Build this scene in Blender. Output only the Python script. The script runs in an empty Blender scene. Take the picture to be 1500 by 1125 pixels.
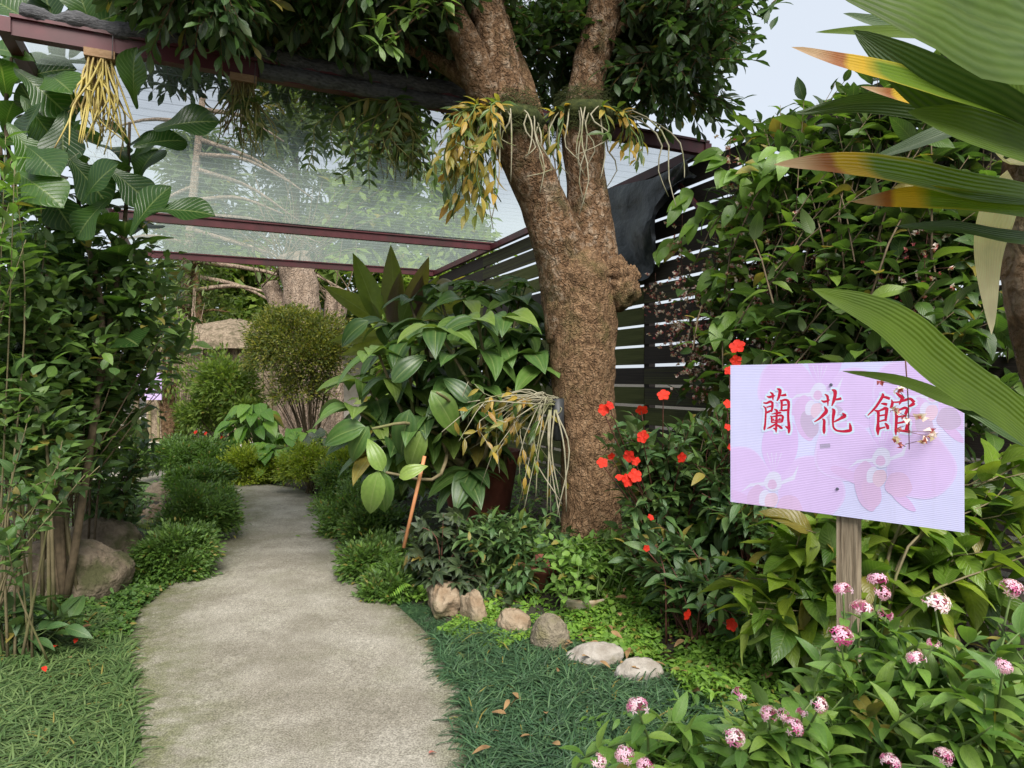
import bpy, math, random
import numpy as np
from mathutils import Vector, Matrix, noise
R = math.radians
scene = bpy.context.scene
# ------------------------------------------------------------------ camera, sky, sun, exposure
CAMZ, F, CX, HY = 1.55, 1000.0, 750.0, 556.0          # eye height, focal length and horizon in photo pixels (1500 wide)
cam = bpy.data.objects.new('camera', bpy.data.cameras.new('camera'))
scene.collection.objects.link(cam)
cam.location = (0, 0, CAMZ); cam.rotation_euler = (R(90), 0, 0)
cam.data.sensor_width = 36; cam.data.lens = 36 * F / 1500
cam.data.shift_y = (HY - 562.5) / 1500
cam.data.clip_start = 0.05; cam.data.clip_end = 2000
scene.camera = cam
SUN_EL, SUN_AZ = 50, 165
w = bpy.data.worlds.new('World'); scene.world = w; w.use_nodes = True
nt = w.node_tree; bg = nt.nodes['Background']
sky = nt.nodes.new('ShaderNodeTexSky'); sky.sky_type = 'NISHITA'; sky.sun_disc = False
sky.sun_elevation = R(SUN_EL); sky.sun_rotation = R(SUN_AZ); sky.dust_density = 4; sky.air_density = 1.2
mx = nt.nodes.new('ShaderNodeMix'); mx.data_type = 'RGBA'; mx.inputs[0].default_value = 0.85
mx.inputs[7].default_value = (3.85, 4.15, 4.55, 1)           # even overcast veil over the whole sky
nt.links.new(sky.outputs[0], mx.inputs[6]); nt.links.new(mx.outputs[2], bg.inputs[0])
bg.inputs[1].default_value = 0.05
sl = bpy.data.lights.new('sun', 'SUN'); sl.energy = 1.5; sl.angle = R(35); sl.color = (1, .96, .9)
so = bpy.data.objects.new('sun', sl); scene.collection.objects.link(so)
az = R(SUN_AZ)
sd = Vector((math.sin(az) * math.cos(R(SUN_EL)), math.cos(az) * math.cos(R(SUN_EL)), math.sin(R(SUN_EL))))
so.rotation_euler = sd.to_track_quat('Z', 'Y').to_euler()
vs = scene.view_settings; vs.view_transform = 'Standard'; vs.look = 'None'; vs.gamma = 1; vs.use_curve_mapping = False
vs.exposure = 2.1
cy = scene.cycles; cy.use_denoising = True; cy.max_bounces = 6; cy.transparent_max_bounces = 8
cy.diffuse_bounces = 4; cy.glossy_bounces = 3; cy.transmission_bounces = 5; cy.sample_clamp_indirect = 6

# ------------------------------------------------------------------ helpers
def V(*a): return np.array(a, float)
def P(px, py, Z): return V((px - CX) / F * Z, Z, CAMZ - (py - HY) / F * Z)
def G(px, py, z=0.0): return P(px, py, (CAMZ - z) * F / (py - HY))
def nrm(a):
    a = np.asarray(a, float); return a / np.maximum(np.linalg.norm(a, axis=-1, keepdims=True), 1e-9)
COL = scene.collection
def link(o, parent=None):
    COL.objects.link(o)
    if parent is not None: o.parent = parent
    return o
def tag(o, label, cat, group=None, kind=None):
    o['label'] = label; o['category'] = cat
    if group: o['group'] = group
    if kind: o['kind'] = kind
    return o
def thing(name, label, cat, base, group=None):
    o = bpy.data.objects.new(name, None); o.empty_display_size = .1
    o.location = tuple(base); link(o); return tag(o, label, cat, group)
def off(parent):
    return np.array(parent.location) if parent is not None else V(0, 0, 0)
def mesh_obj(name, verts, faces, mat, parent=None, smooth=True, uv=None, flat_off=None):
    o_ = off(parent) if flat_off is None else flat_off
    me = bpy.data.meshes.new(name)
    vv = np.asarray(verts, float) - o_
    me.from_pydata(vv.tolist(), [], [list(map(int, f)) for f in faces], shade_flat=not smooth)
    if uv is not None:
        l = me.uv_layers.new(name='UVMap'); idx = np.zeros(len(me.loops), int); me.loops.foreach_get('vertex_index', idx)
        l.data.foreach_set('uv', np.asarray(uv, np.float32)[idx].ravel())
    me.materials.append(mat)
    return link(bpy.data.objects.new(name, me), parent)
def spline(pts, n):
    p = np.asarray(pts, float)
    if len(p) == 2:
        t = np.linspace(0, 1, n)[:, None]; return p[0] * (1 - t) + p[1] * t
    q = np.vstack([2 * p[0] - p[1], p, 2 * p[-1] - p[-2]]); out = []
    for s in np.linspace(0, len(p) - 1, n):
        i = min(int(s), len(p) - 2); t = s - i; a, b, c, d = q[i:i + 4]
        out.append(.5 * (2 * b + (c - a) * t + (2 * a - 5 * b + 4 * c - d) * t * t + (3 * b - a - 3 * c + d) * t ** 3))
    return np.array(out)
def tube(pts, rad, sides=6, bump=0, freq=3, seed=0):
    """closed tube along a polyline; rad scalar, or list resampled to the points"""
    p = np.asarray(pts, float); n = len(p)
    r = np.interp(np.linspace(0, 1, n), np.linspace(0, 1, len(np.atleast_1d(rad))), np.atleast_1d(rad)) if np.ndim(rad) else np.full(n, rad)
    tan = nrm(np.gradient(p, axis=0)); u = nrm(np.cross(tan[0], V(.31, .95, .1) if abs(tan[0][1]) < .9 else V(1, 0, 0)))
    vs_, fs = [], []
    for i in range(n):
        u = nrm(u - tan[i] * np.dot(u, tan[i])); v = np.cross(tan[i], u)
        for k in range(sides):
            a = 2 * math.pi * k / sides; d = u * math.cos(a) + v * math.sin(a); rr = r[i]
            if bump:
                q = p[i] + d * r[i]
                rr *= 1 + bump * (noise.noise(Vector(q * freq) + Vector((seed, 0, 0))) + .5 * noise.noise(Vector(q * freq * 2.7)) + .35 * noise.noise(Vector(q * V(9, 9, 3) * freq / 2)))
            vs_.append(p[i] + d * rr)
    for i in range(n - 1):
        for k in range(sides):
            a, b = i * sides + k, i * sides + (k + 1) % sides
            fs.append((a, b, b + sides, a + sides))
    fs.append(tuple(range(sides))[::-1]); fs.append(tuple(range((n - 1) * sides, n * sides)))
    return np.array(vs_), fs
def join(parts):
    vs_, fs, n = [], [], 0
    for v, f in parts:
        vs_.append(np.asarray(v)); fs += [tuple(i + n for i in ff) for ff in f]; n += len(v)
    return np.vstack(vs_), fs
def box(c, ex, ey, ez, ax=None):
    c = np.asarray(c, float); ax = np.eye(3) if ax is None else np.asarray(ax, float)
    vs_ = [c + ax[0] * ex * sx / 2 + ax[1] * ey * sy / 2 + ax[2] * ez * sz / 2 for sx in (-1, 1) for sy in (-1, 1) for sz in (-1, 1)]
    return np.array(vs_), [(0, 1, 3, 2), (4, 6, 7, 5), (0, 4, 5, 1), (2, 3, 7, 6), (0, 2, 6, 4), (1, 5, 7, 3)]
# ---- leaves
PROF = {
    'ovate': lambda t: np.sin(np.pi * t ** .72) ** .9,
    'lance': lambda t: np.sin(np.pi * t ** .85) ** 1.15,
    'obovate': lambda t: np.sin(np.pi * t ** 1.45) ** .75,
    'fiddle': lambda t: np.sin(np.pi * t ** 1.3) ** .62 * (.72 + .28 * np.cos(2 * np.pi * (t - .78))),
    'strap': lambda t: np.minimum(1, .45 + t * 1.6) * np.clip((1 - t) / .45, 0, 1) ** .6,
    'blade': lambda t: np.clip(1 - t, 0, 1) ** .6 * np.minimum(1, .5 + 2 * t),
    'heart': lambda t: np.sin(np.pi * np.clip(t, 0, 1) ** .5) ** .75,
    'round': lambda t: np.sin(np.pi * t) ** .55,
}
def leaf_tpl(W=.4, shape='ovate', n=6, fold=.15, droop=.5, wave=0., ac=2, twist=0., petiole=0., tooth=0., seed=0):
    rs = np.random.RandomState(seed)
    t = np.linspace(0, 1, n + 1); w_ = PROF[shape](t) * W / 2; w_[-1] = .004; w_[0] = max(w_[0], .012)
    th = -droop * t ** 1.2; dy = np.cos(th) / n; dz = np.sin(th) / n
    y = np.concatenate([[0], np.cumsum(dy[1:])]) + petiole; z = np.concatenate([[0], np.cumsum(dz[1:])])
    vs_, uv = [], []
    ph = rs.rand() * 6
    for i in range(n + 1):
        for k in range(ac + 1):
            u = -1 + 2 * k / ac; tw = twist * t[i]
            ww = w_[i] * (1 + (tooth * (1 if i % 2 else -1) if abs(u) == 1 else 0))
            xx = u * ww; zz = abs(u) * fold * ww * 2 + wave * W * math.sin(t[i] * 11 + ph + (1.5 if u > 0 else 0)) * abs(u)
            vs_.append((xx * math.cos(tw) - zz * math.sin(tw), y[i], z[i] + zz * math.cos(tw) + xx * math.sin(tw)))
            uv.append((.5 + u / 2, t[i]))
    fs = [(i * (ac + 1) + k, i * (ac + 1) + k + 1, (i + 1) * (ac + 1) + k + 1, (i + 1) * (ac + 1) + k) for i in range(n) for k in range(ac)]
    if petiole:
        n0 = len(vs_); e = .012
        vs_ += [(-e, 0, 0), (e, 0, 0), (e, petiole, 0), (-e, petiole, 0)]; uv += [(.5, 0)] * 4; fs.append((n0, n0 + 1, n0 + 2, n0 + 3))
    return np.array(vs_, float), np.array(fs, int), np.array(uv, float)
def tpl_merge(items):
    vs_, fs, uv, n = [], [], [], 0
    for (v, f, u), M in items:
        M = np.asarray(M); vs_.append(v @ M[:3, :3].T + M[:3, 3]); fs.append(f + n); uv.append(u); n += len(v)
    return np.vstack(vs_), np.vstack(fs), np.vstack(uv)
def rot2(a, s=1., x=0., y=0., z=0.):
    c, d = math.cos(a), math.sin(a); return np.array([[c * s, -d * s, 0, x], [d * s, c * s, 0, y], [0, 0, s, z], [0, 0, 0, 1]])
def frames(pos, dirs, up, scl):
    y = nrm(dirs); x = nrm(np.cross(y, np.asarray(up) + V(.013, .007, .003))); z = np.cross(x, y)
    s = np.broadcast_to(np.asarray(scl, float), (len(pos),))[:, None]
    M = np.zeros((len(pos), 4, 4)); M[:, 3, 3] = 1
    M[:, :3, 0] = x * s; M[:, :3, 1] = y * s; M[:, :3, 2] = z * s; M[:, :3, 3] = pos
    return M
def cloud(name, tpls, M, mat, parent=None, seed=0, kind='stuff'):
    """thousands of leaves as one mesh with a per-leaf random attribute"""
    rs = np.random.RandomState(seed + 11); M = np.asarray(M)
    if len(M) == 0: return None
    which = rs.randint(0, len(tpls), len(M)); vs_, fs, uv, rn, n = [], [], [], [], 0
    for k, (v, f, u) in enumerate(tpls):
        m = M[which == k]
        if not len(m): continue
        vv = np.einsum('nij,vj->nvi', m[:, :3, :3], v) + m[:, None, :3, 3]
        vs_.append(vv.reshape(-1, 3)); fs.append((f[None] + (np.arange(len(m)) * len(v))[:, None, None]).reshape(-1, 4) + n)
        uv.append(np.tile(u, (len(m), 1))); rn.append(np.repeat(rs.rand(len(m)), len(v))); n += len(m) * len(v)
    vs_ = np.vstack(vs_) - off(parent); fs = np.vstack(fs); uv = np.vstack(uv); rn = np.concatenate(rn)
    me = bpy.data.meshes.new(name); me.vertices.add(len(vs_)); me.vertices.foreach_set('co', vs_.astype(np.float32).ravel())
    me.loops.add(fs.size); me.loops.foreach_set('vertex_index', fs.astype(np.int32).ravel())
    me.polygons.add(len(fs)); me.polygons.foreach_set('loop_start', (np.arange(len(fs)) * 4).astype(np.int32))
    me.update(calc_edges=True)
    l = me.uv_layers.new(name='UVMap'); l.data.foreach_set('uv', uv[fs.ravel()].astype(np.float32).ravel())
    a = me.attributes.new('rnd', 'FLOAT', 'POINT'); a.data.foreach_set('value', rn.astype(np.float32))
    me.materials.append(mat)
    o = link(bpy.data.objects.new(name, me), parent)
    if kind: o['kind'] = kind
    return o
_mc = {}
def tpl_mesh(tpl, mat, nm):
    k = (id(tpl[0]), mat.name, nm)
    if k not in _mc:
        me = bpy.data.meshes.new(nm); me.from_pydata(tpl[0].tolist(), [], tpl[1].tolist(), shade_flat=False)
        l = me.uv_layers.new(name='UVMap'); idx = np.zeros(len(me.loops), int); me.loops.foreach_get('vertex_index', idx)
        l.data.foreach_set('uv', tpl[2][idx].astype(np.float32).ravel()); me.materials.append(mat); _mc[k] = me
    return _mc[k]
def inst(parent, me, M, name):
    o = bpy.data.objects.new(name, me); COL.objects.link(o); o.parent = parent
    M = np.array(M); M[:3, 3] -= off(parent); o.matrix_basis = Matrix(M.tolist()); return o
def emit(root, tpls, M, mat, cap=300, minpx=10, name='leaf', stuff='foliage', seed=0):
    """leaves one can pick apart become children called leaf, the rest one stuff part"""
    M = np.asarray(M); rs = np.random.RandomState(seed)
    L = np.linalg.norm(M[:, :3, 1], axis=1); y = np.maximum(M[:, 1, 3], .2)
    px = CX + M[:, 0, 3] / y * F; py = HY - (M[:, 2, 3] - CAMZ) / y * F; sz = L / y * F
    vis = (px > -60) & (px < 1560) & (py > -60) & (py < 1185) & (sz >= minpx)
    score = np.where(vis, sz * (1.6 - .12 * (y - y.min())), 0)
    order = np.argsort(-score)[:cap]; pick = np.zeros(len(M), bool); pick[order] = True; pick &= vis
    for m in M[pick]:
        inst(root, tpl_mesh(tpls[rs.randint(len(tpls))], mat, name), m, name)
    if (~pick).any(): cloud(stuff, tpls, M[~pick], mat, root, seed)
def ell(rs, n, c, r, shell=.5):
    d = nrm(rs.randn(n, 3)); q = shell + (1 - shell) * rs.rand(n, 1) ** .6
    return np.asarray(c) + d * q * np.asarray(r), d
def shrub(name, label, cat, base, blobs, nst, lps, tpls, mat, size, stem_r=.008, smat=None, seed=0, group=None, cap=300, minpx=10,
          t0=.35, droop=.0, spread=1., jit=.08, shell=.45, sides=5, opp=False, root=None, bend=.25, cut=0, fuzz=0.):
    rs = np.random.RandomState(seed + 100); base = np.asarray(base, float)
    root = root or thing(name, label, cat, base, group)
    wts = np.array([b[2] if len(b) > 2 else 1 for b in blobs], float); wts /= wts.sum()
    pos, dr, up, sc, stems, tips = [], [], [], [], [], []
    for s in range(nst):
        b = blobs[rs.choice(len(blobs), p=wts)]; tgt, d = ell(rs, 1, b[0], b[1], shell); tgt = tgt[0]
        st = base + V(rs.randn() * jit, rs.randn() * jit, -.02)
        mid = st * .5 + tgt * .5 + V(*(rs.randn(3) * .06)) + (V(st[0] - tgt[0], st[1] - tgt[1], 0) * bend) + V(0, 0, abs(tgt[2] - st[2]) * .12)
        pts = spline([st, mid, tgt], 9); stems.append((pts, rs.rand())); tips.append(tgt)
        tan = nrm(np.gradient(pts, axis=0)); a = rs.rand() * 6.28
        for j in range(lps):
            t = t0 + (1 - t0) * (j + .7 * rs.rand()) / lps; q = t * 8; i = min(int(q), 7); pp = pts[i] + (pts[i + 1] - pts[i]) * (q - i); tg = tan[i]
            s1 = nrm(np.cross(tg, V(.2, .3, .9))); s2 = np.cross(tg, s1)
            for sg in ((1, -1) if opp else (1,)):
                side = (s1 * math.cos(a) + s2 * math.sin(a)) * sg
                dd = side * spread + tg * (.25 + .8 * t * t) + V(0, 0, .15 - droop) + rs.randn(3) * .22
                pos.append(pp + rs.randn(3) * fuzz); dr.append(dd); up.append(V(0, 0, 1) + rs.randn(3) * .35 + side * .15); sc.append(size[0] + (size[1] - size[0]) * rs.rand())
            a += 2.4 if not opp else 1.57
    if smat is not None:
        if nst <= 48:
            for pts, k in stems:
                v, f = tube(pts, [stem_r * (1 + .5 * k), stem_r * .35], sides); mesh_obj('stem', v, f, smat, root)
        else:
            v, f = join([tube(pts[cut:], [stem_r * (1 + .5 * k), stem_r * .35], 4) for pts, k in stems]); mesh_obj('stems', v, f, smat, root)['kind'] = 'stuff'
    emit(root, tpls, frames(np.array(pos), np.array(dr), np.array(up), np.array(sc)), mat, cap, minpx, seed=seed)
    root['_t'] = 0; del root['_t']
    return root, tips
def fine_bush(name, label, base, blobs, n, size, tpls, mat, smat, seed=0, group=None, cat='shrub', clumps=70, upb=.5):
    rs = np.random.RandomState(seed + 7); base = np.asarray(base, float); root = thing(name, label, cat, base, group)
    vol = np.array([np.prod(b[1]) ** .67 for b in blobs]); cnt = np.maximum(1, (clumps * vol / vol.sum()).astype(int)); ps, ds, us = [], [], []
    for b, c in zip(blobs, cnt):
        q, d = ell(rs, c, b[0], b[1], .62)
        keep = d[:, 2] > -.55; q, d = q[keep], d[keep]; q = np.asarray(b[0]) + (q - np.asarray(b[0])) * rs.choice([.75, .95, 1.05, 1.32], (len(q), 1))
        per = max(4, int(n * c / cnt.sum() / max(1, len(q)))); rr = min(b[1]) * .42
        for k in range(len(q)):
            ax = nrm(d[k] + V(0, 0, upb) + rs.randn(3) * .3); g = rs.randn(per, 3) * rr * .55
            ps.append(q[k] + g); ds.append(ax + nrm(g) * 1.0 + rs.randn(per, 3) * .35); us.append(V(0, 0, 1) + rs.randn(per, 3) * .6)
        st_n = 6
        for k in range(st_n):
            e = q[rs.randint(len(q))]; v, f = tube(spline([base + V(rs.randn() * .04, rs.randn() * .04, -.02), (base + e) / 2 + V(0, 0, .05), e], 6), [.011, .004], 5); mesh_obj('stem', v, f, smat, root)
    ps = np.vstack(ps); M = frames(ps, np.vstack(ds), np.vstack(us), size[0] + (size[1] - size[0]) * rs.rand(len(ps)))
    cloud('foliage', tpls, M[ps[:, 2] > -.02], mat, root, seed)
    return root
# ------------------------------------------------------------------ materials
def mat_new(name):
    m = bpy.data.materials.new(name); m.use_nodes = True; n = m.node_tree; return m, n, n.nodes['Principled BSDF'], n.nodes['Material Output']
def nd(n, t, **k):
    x = n.nodes.new(t)
    for a, b in k.items(): setattr(x, a, b)
    return x
def mth(n, op, a, b=None, c=None):
    x = nd(n, 'ShaderNodeMath', operation=op)
    for i, q in enumerate((a, b, c)):
        if q is None: continue
        if isinstance(q, (int, float)): x.inputs[i].default_value = q
        else: n.links.new(q, x.inputs[i])
    return x.outputs[0]
def mixc(n, f, a, b, mode='MIX'):
    x = nd(n, 'ShaderNodeMix', data_type='RGBA', blend_type=mode)
    for i, q in ((0, f), (6, a), (7, b)):
        if isinstance(q, (int, float)): x.inputs[i].default_value = q
        elif isinstance(q, tuple): x.inputs[i].default_value = (*q[:3], 1)
        else: n.links.new(q, x.inputs[i])
    return x.outputs[2]
def ramp(n, f, stops):
    x = nd(n, 'ShaderNodeValToRGB'); cr = x.color_ramp
    while len(cr.elements) < len(stops): cr.elements.new(.5)
    for e, (p, c) in zip(cr.elements, stops): e.position = p; e.color = (*c, 1) if isinstance(c, tuple) else (c, c, c, 1)
    n.links.new(f, x.inputs[0]); return x.outputs[0]
def noise_n(n, scale, detail=4, coord=None, rough=.55, vec=None):
    tc = nd(n, 'ShaderNodeTexCoord'); x = nd(n, 'ShaderNodeTexNoise'); x.inputs['Scale'].default_value = scale; x.inputs['Detail'].default_value = detail
    x.inputs['Roughness'].default_value = rough; n.links.new(vec if vec is not None else tc.outputs[coord or 'Object'], x.inputs['Vector']); return x.outputs[0]
def bump(n, b, h, s, d=.01):
    x = nd(n, 'ShaderNodeBump'); x.inputs['Strength'].default_value = s; x.inputs['Distance'].default_value = d
    n.links.new(h, x.inputs['Height']); n.links.new(x.outputs[0], b.inputs['Normal'])
def leaf_mat(name, stops, rough=.42, trans=.3, veins=9, stripe=0, rib=.5, tip=None, back=None, spec=.5, blotch=.35, boost=(1.5, 1.3, .9), old=.035):
    m, n, b, out = mat_new(name)
    at = nd(n, 'ShaderNodeAttribute', attribute_name='rnd'); oi = nd(n, 'ShaderNodeObjectInfo')
    r = mth(n, 'FRACT', mth(n, 'ADD', at.outputs['Fac'], oi.outputs['Random']))
    c = ramp(n, r, [(i / max(1, len(stops) - 1), tuple(q * k for q, k in zip(s, boost))) for i, s in enumerate(stops)])
    if old: c = mixc(n, mth(n, 'MULTIPLY', mth(n, 'GREATER_THAN', mth(n, 'FRACT', mth(n, 'MULTIPLY', r, 17.31)), 1 - old), .8), c, (.26, .19, .04))
    uv = nd(n, 'ShaderNodeUVMap'); sp = nd(n, 'ShaderNodeSeparateXYZ'); n.links.new(uv.outputs[0], sp.inputs[0])
    au = mth(n, 'ABSOLUTE', mth(n, 'SUBTRACT', sp.outputs[0], .5))
    nz = noise_n(n, 14, 3)
    c = mixc(n, blotch, c, ramp(n, nz, [(.3, (.55, .6, .5)), (.7, (1.3, 1.25, 1.1))]), 'MULTIPLY')
    ribf = mth(n, 'MULTIPLY', mth(n, 'LESS_THAN', au, .022), rib)
    lit = mixc(n, .55, c, (.28, .34, .12))
    if stripe:
        hv = mth(n, 'SINE', mth(n, 'MULTIPLY', sp.outputs[0], stripe * 6.283))
    else:
        hv = mth(n, 'SINE', mth(n, 'MULTIPLY', mth(n, 'SUBTRACT', sp.outputs[1], mth(n, 'MULTIPLY', au, .55)), veins * 6.283))
    vn = mth(n, 'POWER', mth(n, 'ABSOLUTE', hv), 10.) if not stripe else mth(n, 'MULTIPLY', mth(n, 'ADD', hv, 1), .5)
    c = mixc(n, mth(n, 'MULTIPLY', vn, .28 if not stripe else .18), c, lit)
    c = mixc(n, ribf, c, lit)
    if tip:
        v2 = mth(n, 'ADD', sp.outputs[1], mth(n, 'MULTIPLY', mth(n, 'SUBTRACT', nz, .5), .12))
        c = mixc(n, mth(n, 'MULTIPLY', ramp(n, au, [(.36, 0.), (.46, 1.)]), ramp(n, v2, [(.3, 0.), (.6, .9)])), c, (.42, .36, .04))
        c = mixc(n, ramp(n, v2, [(tip[0] - .07, 0.), (tip[0], 1.)]), c, (.55, .34, .02))
        c = mixc(n, ramp(n, v2, [(tip[1] - .02, 0.), (tip[1] + .01, 1.)]), c, (.3, .1, .025))
        c = mixc(n, ramp(n, v2, [(tip[1] + .03, 0.), (min(.99, tip[1] + .12), 1.)]), c, (.42, .27, .15))
    geo = nd(n, 'ShaderNodeNewGeometry')
    c2 = mixc(n, geo.outputs['Backfacing'], c, back if back else mixc(n, .45, c, (.16, .2, .09)))
    n.links.new(c2, b.inputs['Base Color']); b.inputs['Roughness'].default_value = rough; b.inputs['Specular IOR Level'].default_value = spec
    bump(n, b, mth(n, 'ADD', mth(n, 'MULTIPLY', vn, -1.), mth(n, 'MULTIPLY', nz, .6)), .35, .004)
    tr = nd(n, 'ShaderNodeBsdfTranslucent'); n.links.new(mixc(n, .6, c, mixc(n, 1., c, (2.2, 2.3, .9), 'MULTIPLY')), tr.inputs[0])
    ms = nd(n, 'ShaderNodeMixShader'); ms.inputs[0].default_value = trans
    n.links.new(b.outputs[0], ms.inputs[1]); n.links.new(tr.outputs[0], ms.inputs[2]); n.links.new(ms.outputs[0], out.inputs[0])
    return m
def plain(name, c1, c2, scale=8, rough=.8, bs=.4, bd=.01, spec=.3, detail=5, c3=None, stretch=None, metal=0):
    m, n, b, out = mat_new(name); vec = None
    if stretch:
        tc = nd(n, 'ShaderNodeTexCoord'); mp = nd(n, 'ShaderNodeMapping'); mp.inputs['Scale'].default_value = stretch
        n.links.new(tc.outputs['Object'], mp.inputs[0]); vec = mp.outputs[0]
    a = noise_n(n, scale, detail, vec=vec); c = ramp(n, a, [(.32, c1), (.68, c2)])
    if c3:
        q = noise_n(n, scale * .35, 4); c = mixc(n, ramp(n, q, [(.5, 0.), (.64, 1.)]), c, c3)
    n.links.new(c, b.inputs['Base Color']); b.inputs['Roughness'].default_value = rough; b.inputs['Specular IOR Level'].default_value = spec; b.inputs['Metallic'].default_value = metal
    h = noise_n(n, scale * 3.1, 6, vec=vec); bump(n, b, mth(n, 'ADD', a, mth(n, 'MULTIPLY', h, .5)), bs, bd); return m
MT = {}
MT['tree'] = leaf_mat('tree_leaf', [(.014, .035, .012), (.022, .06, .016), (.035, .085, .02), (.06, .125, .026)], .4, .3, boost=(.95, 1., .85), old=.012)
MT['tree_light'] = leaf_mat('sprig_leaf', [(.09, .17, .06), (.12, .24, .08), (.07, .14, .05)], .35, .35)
MT['fig'] = leaf_mat('fig_leaf', [(.015, .045, .012), (.025, .07, .016), (.05, .12, .02), (.03, .08, .02)], .33, .42, veins=6, rib=.7, boost=(1.05, 1.05, .9), old=0)
MT['hedge'] = leaf_mat('hedge_leaf', [(.025, .065, .03), (.04, .1, .038), (.055, .125, .04), (.09, .18, .05), (.07, .14, .075)], .4, .3)
MT['medi'] = leaf_mat('medinilla_leaf', [(.02, .055, .024), (.03, .08, .028), (.045, .11, .035), (.06, .13, .035), (.1, .17, .05)], .4, .25, stripe=4, rib=.7)
MT['medi_pale'] = leaf_mat('medinilla_pale_leaf', [(.16, .26, .08), (.1, .2, .06)], .4, .3, stripe=4, rib=.7)
MT['musa'] = leaf_mat('musa_leaf', [(.09, .15, .03), (.13, .19, .035), (.15, .15, .04)], .4, .4, veins=16, rib=.8, back=(.12, .055, .07))
MT['yel'] = leaf_mat('yellow_leaf', [(.42, .25, .04), (.46, .33, .06), (.26, .25, .05), (.38, .2, .04), (.12, .18, .03)], .45, .4, stripe=2, rib=.2, boost=(1, 1, 1), old=0)
MT['orc'] = leaf_mat('orchid_leaf', [(.02, .05, .012), (.035, .08, .018), (.06, .11, .02)], .42, .3, stripe=2, rib=.3)
MT['imp'] = leaf_mat('impatiens_leaf', [(.022, .06, .032), (.032, .085, .04), (.045, .11, .045), (.07, .14, .05)], .4, .2, veins=7)
MT['vine'] = leaf_mat('vine_leaf', [(.012, .035, .012), (.018, .05, .015), (.03, .08, .02), (.05, .115, .025), (.1, .18, .035)], .4, .35, veins=6)
MT['vine_pale'] = leaf_mat('vine_pale_leaf', [(.09, .2, .05), (.13, .26, .06), (.06, .14, .035)], .38, .4, veins=6)
MT['bigvine'] = leaf_mat('broad_leaf', [(.03, .085, .015), (.06, .13, .02), (.1, .19, .025), (.14, .21, .03), (.04, .1, .02)], .36, .35, veins=5)
MT['penta'] = leaf_mat('pentas_leaf', [(.04, .11, .025), (.06, .15, .035), (.09, .2, .045), (.12, .22, .05), (.05, .12, .03)], .42, .3, veins=8)
MT['drac'] = leaf_mat('dracaena_leaf', [(.034, .075, .004), (.048, .095, .005)], .5, .42, stripe=11, rib=.15, spec=.3, blotch=.6)
MT['drac_dark'] = leaf_mat('dracaena_dark_leaf', [(.016, .045, .012), (.026, .062, .016)], .45, .2, stripe=9, rib=.2)
MT['drac_tip'] = leaf_mat('dracaena_browned_leaf', [(.07, .15, .012), (.1, .17, .012)], .42, .45, stripe=9, rib=.15, tip=(.67, .77))
MT['drac_dead'] = leaf_mat('dracaena_dead_leaf', [(.6, .55, .44)], .6, .3, stripe=12, rib=.1, back=(.6, .55, .44), blotch=.4)
MT['fine'] = leaf_mat('fine_leaf', [(.03, .085, .022), (.05, .125, .028), (.085, .18, .038), (.04, .1, .026)], .45, .3)
MT['lime'] = leaf_mat('lime_leaf', [(.1, .17, .02), (.17, .26, .025), (.24, .32, .03)], .42, .3)
MT['olive'] = leaf_mat('olive_leaf', [(.05, .085, .022), (.08, .125, .03), (.14, .17, .035), (.22, .23, .045)], .5, .3)
MT['taro'] = leaf_mat('taro_leaf', [(.05, .14, .03), (.08, .2, .04), (.13, .26, .06)], .38, .35, veins=5)
MT['begonia'] = leaf_mat('begonia_leaf', [(.012, .026, .018), (.02, .04, .026), (.03, .055, .035)], .42, .12)
MT['mint'] = leaf_mat('mint_leaf', [(.06, .15, .035), (.09, .2, .045), (.12, .24, .06)], .5, .3)
MT['clover'] = leaf_mat('clover_leaf', [(.06, .16, .025), (.1, .23, .035), (.14, .28, .05), (.05, .12, .025)], .5, .3, rib=.1)
MT['cover'] = leaf_mat('cover_leaf', [(.025, .075, .02), (.045, .12, .028), (.07, .16, .035)], .48, .25, rib=.1)
MT['mondo'] = leaf_mat('mondo_blade', [(.014, .042, .027), (.022, .062, .038), (.034, .085, .05), (.07, .135, .075)], .38, .12, rib=.1, stripe=1, boost=(1.2, 1.2, .95), old=.01)
MT['lawn'] = leaf_mat('lawn_blade', [(.04, .08, .03), (.065, .115, .045), (.12, .165, .075), (.03, .065, .022)], .48, .25, rib=.1, stripe=1, boost=(1.05, 1.15, .85), old=.02)
MT['coni'] = leaf_mat('conifer_leaf', [(.04, .075, .035), (.06, .105, .045), (.09, .14, .055)], .55, .35, rib=0)
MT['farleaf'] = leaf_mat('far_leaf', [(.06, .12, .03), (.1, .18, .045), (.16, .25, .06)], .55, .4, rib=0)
MT['moss'] = plain('moss', (.02, .03, .008), (.06, .07, .018), 30, .95, .8)
def red_m(name, c1, c2, trans=.3):
    return leaf_mat(name, [c1, c2], .5, trans, rib=0, back=c1, blotch=.25, boost=(1, 1, 1), old=0, spec=.25)
MT['red'] = red_m('red_petal', (.6, .012, .008), (.72, .03, .015))
MT['pink'] = red_m('pink_petal', (.72, .45, .62), (.86, .74, .82))
MT['magenta'] = red_m('magenta_petal', (.5, .08, .24), (.65, .25, .45))
MT['floret'] = red_m('floret', (.75, .6, .55), (.8, .72, .66))
MT['calyx'] = red_m('calyx', (.4, .08, .1), (.55, .2, .18))
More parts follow.
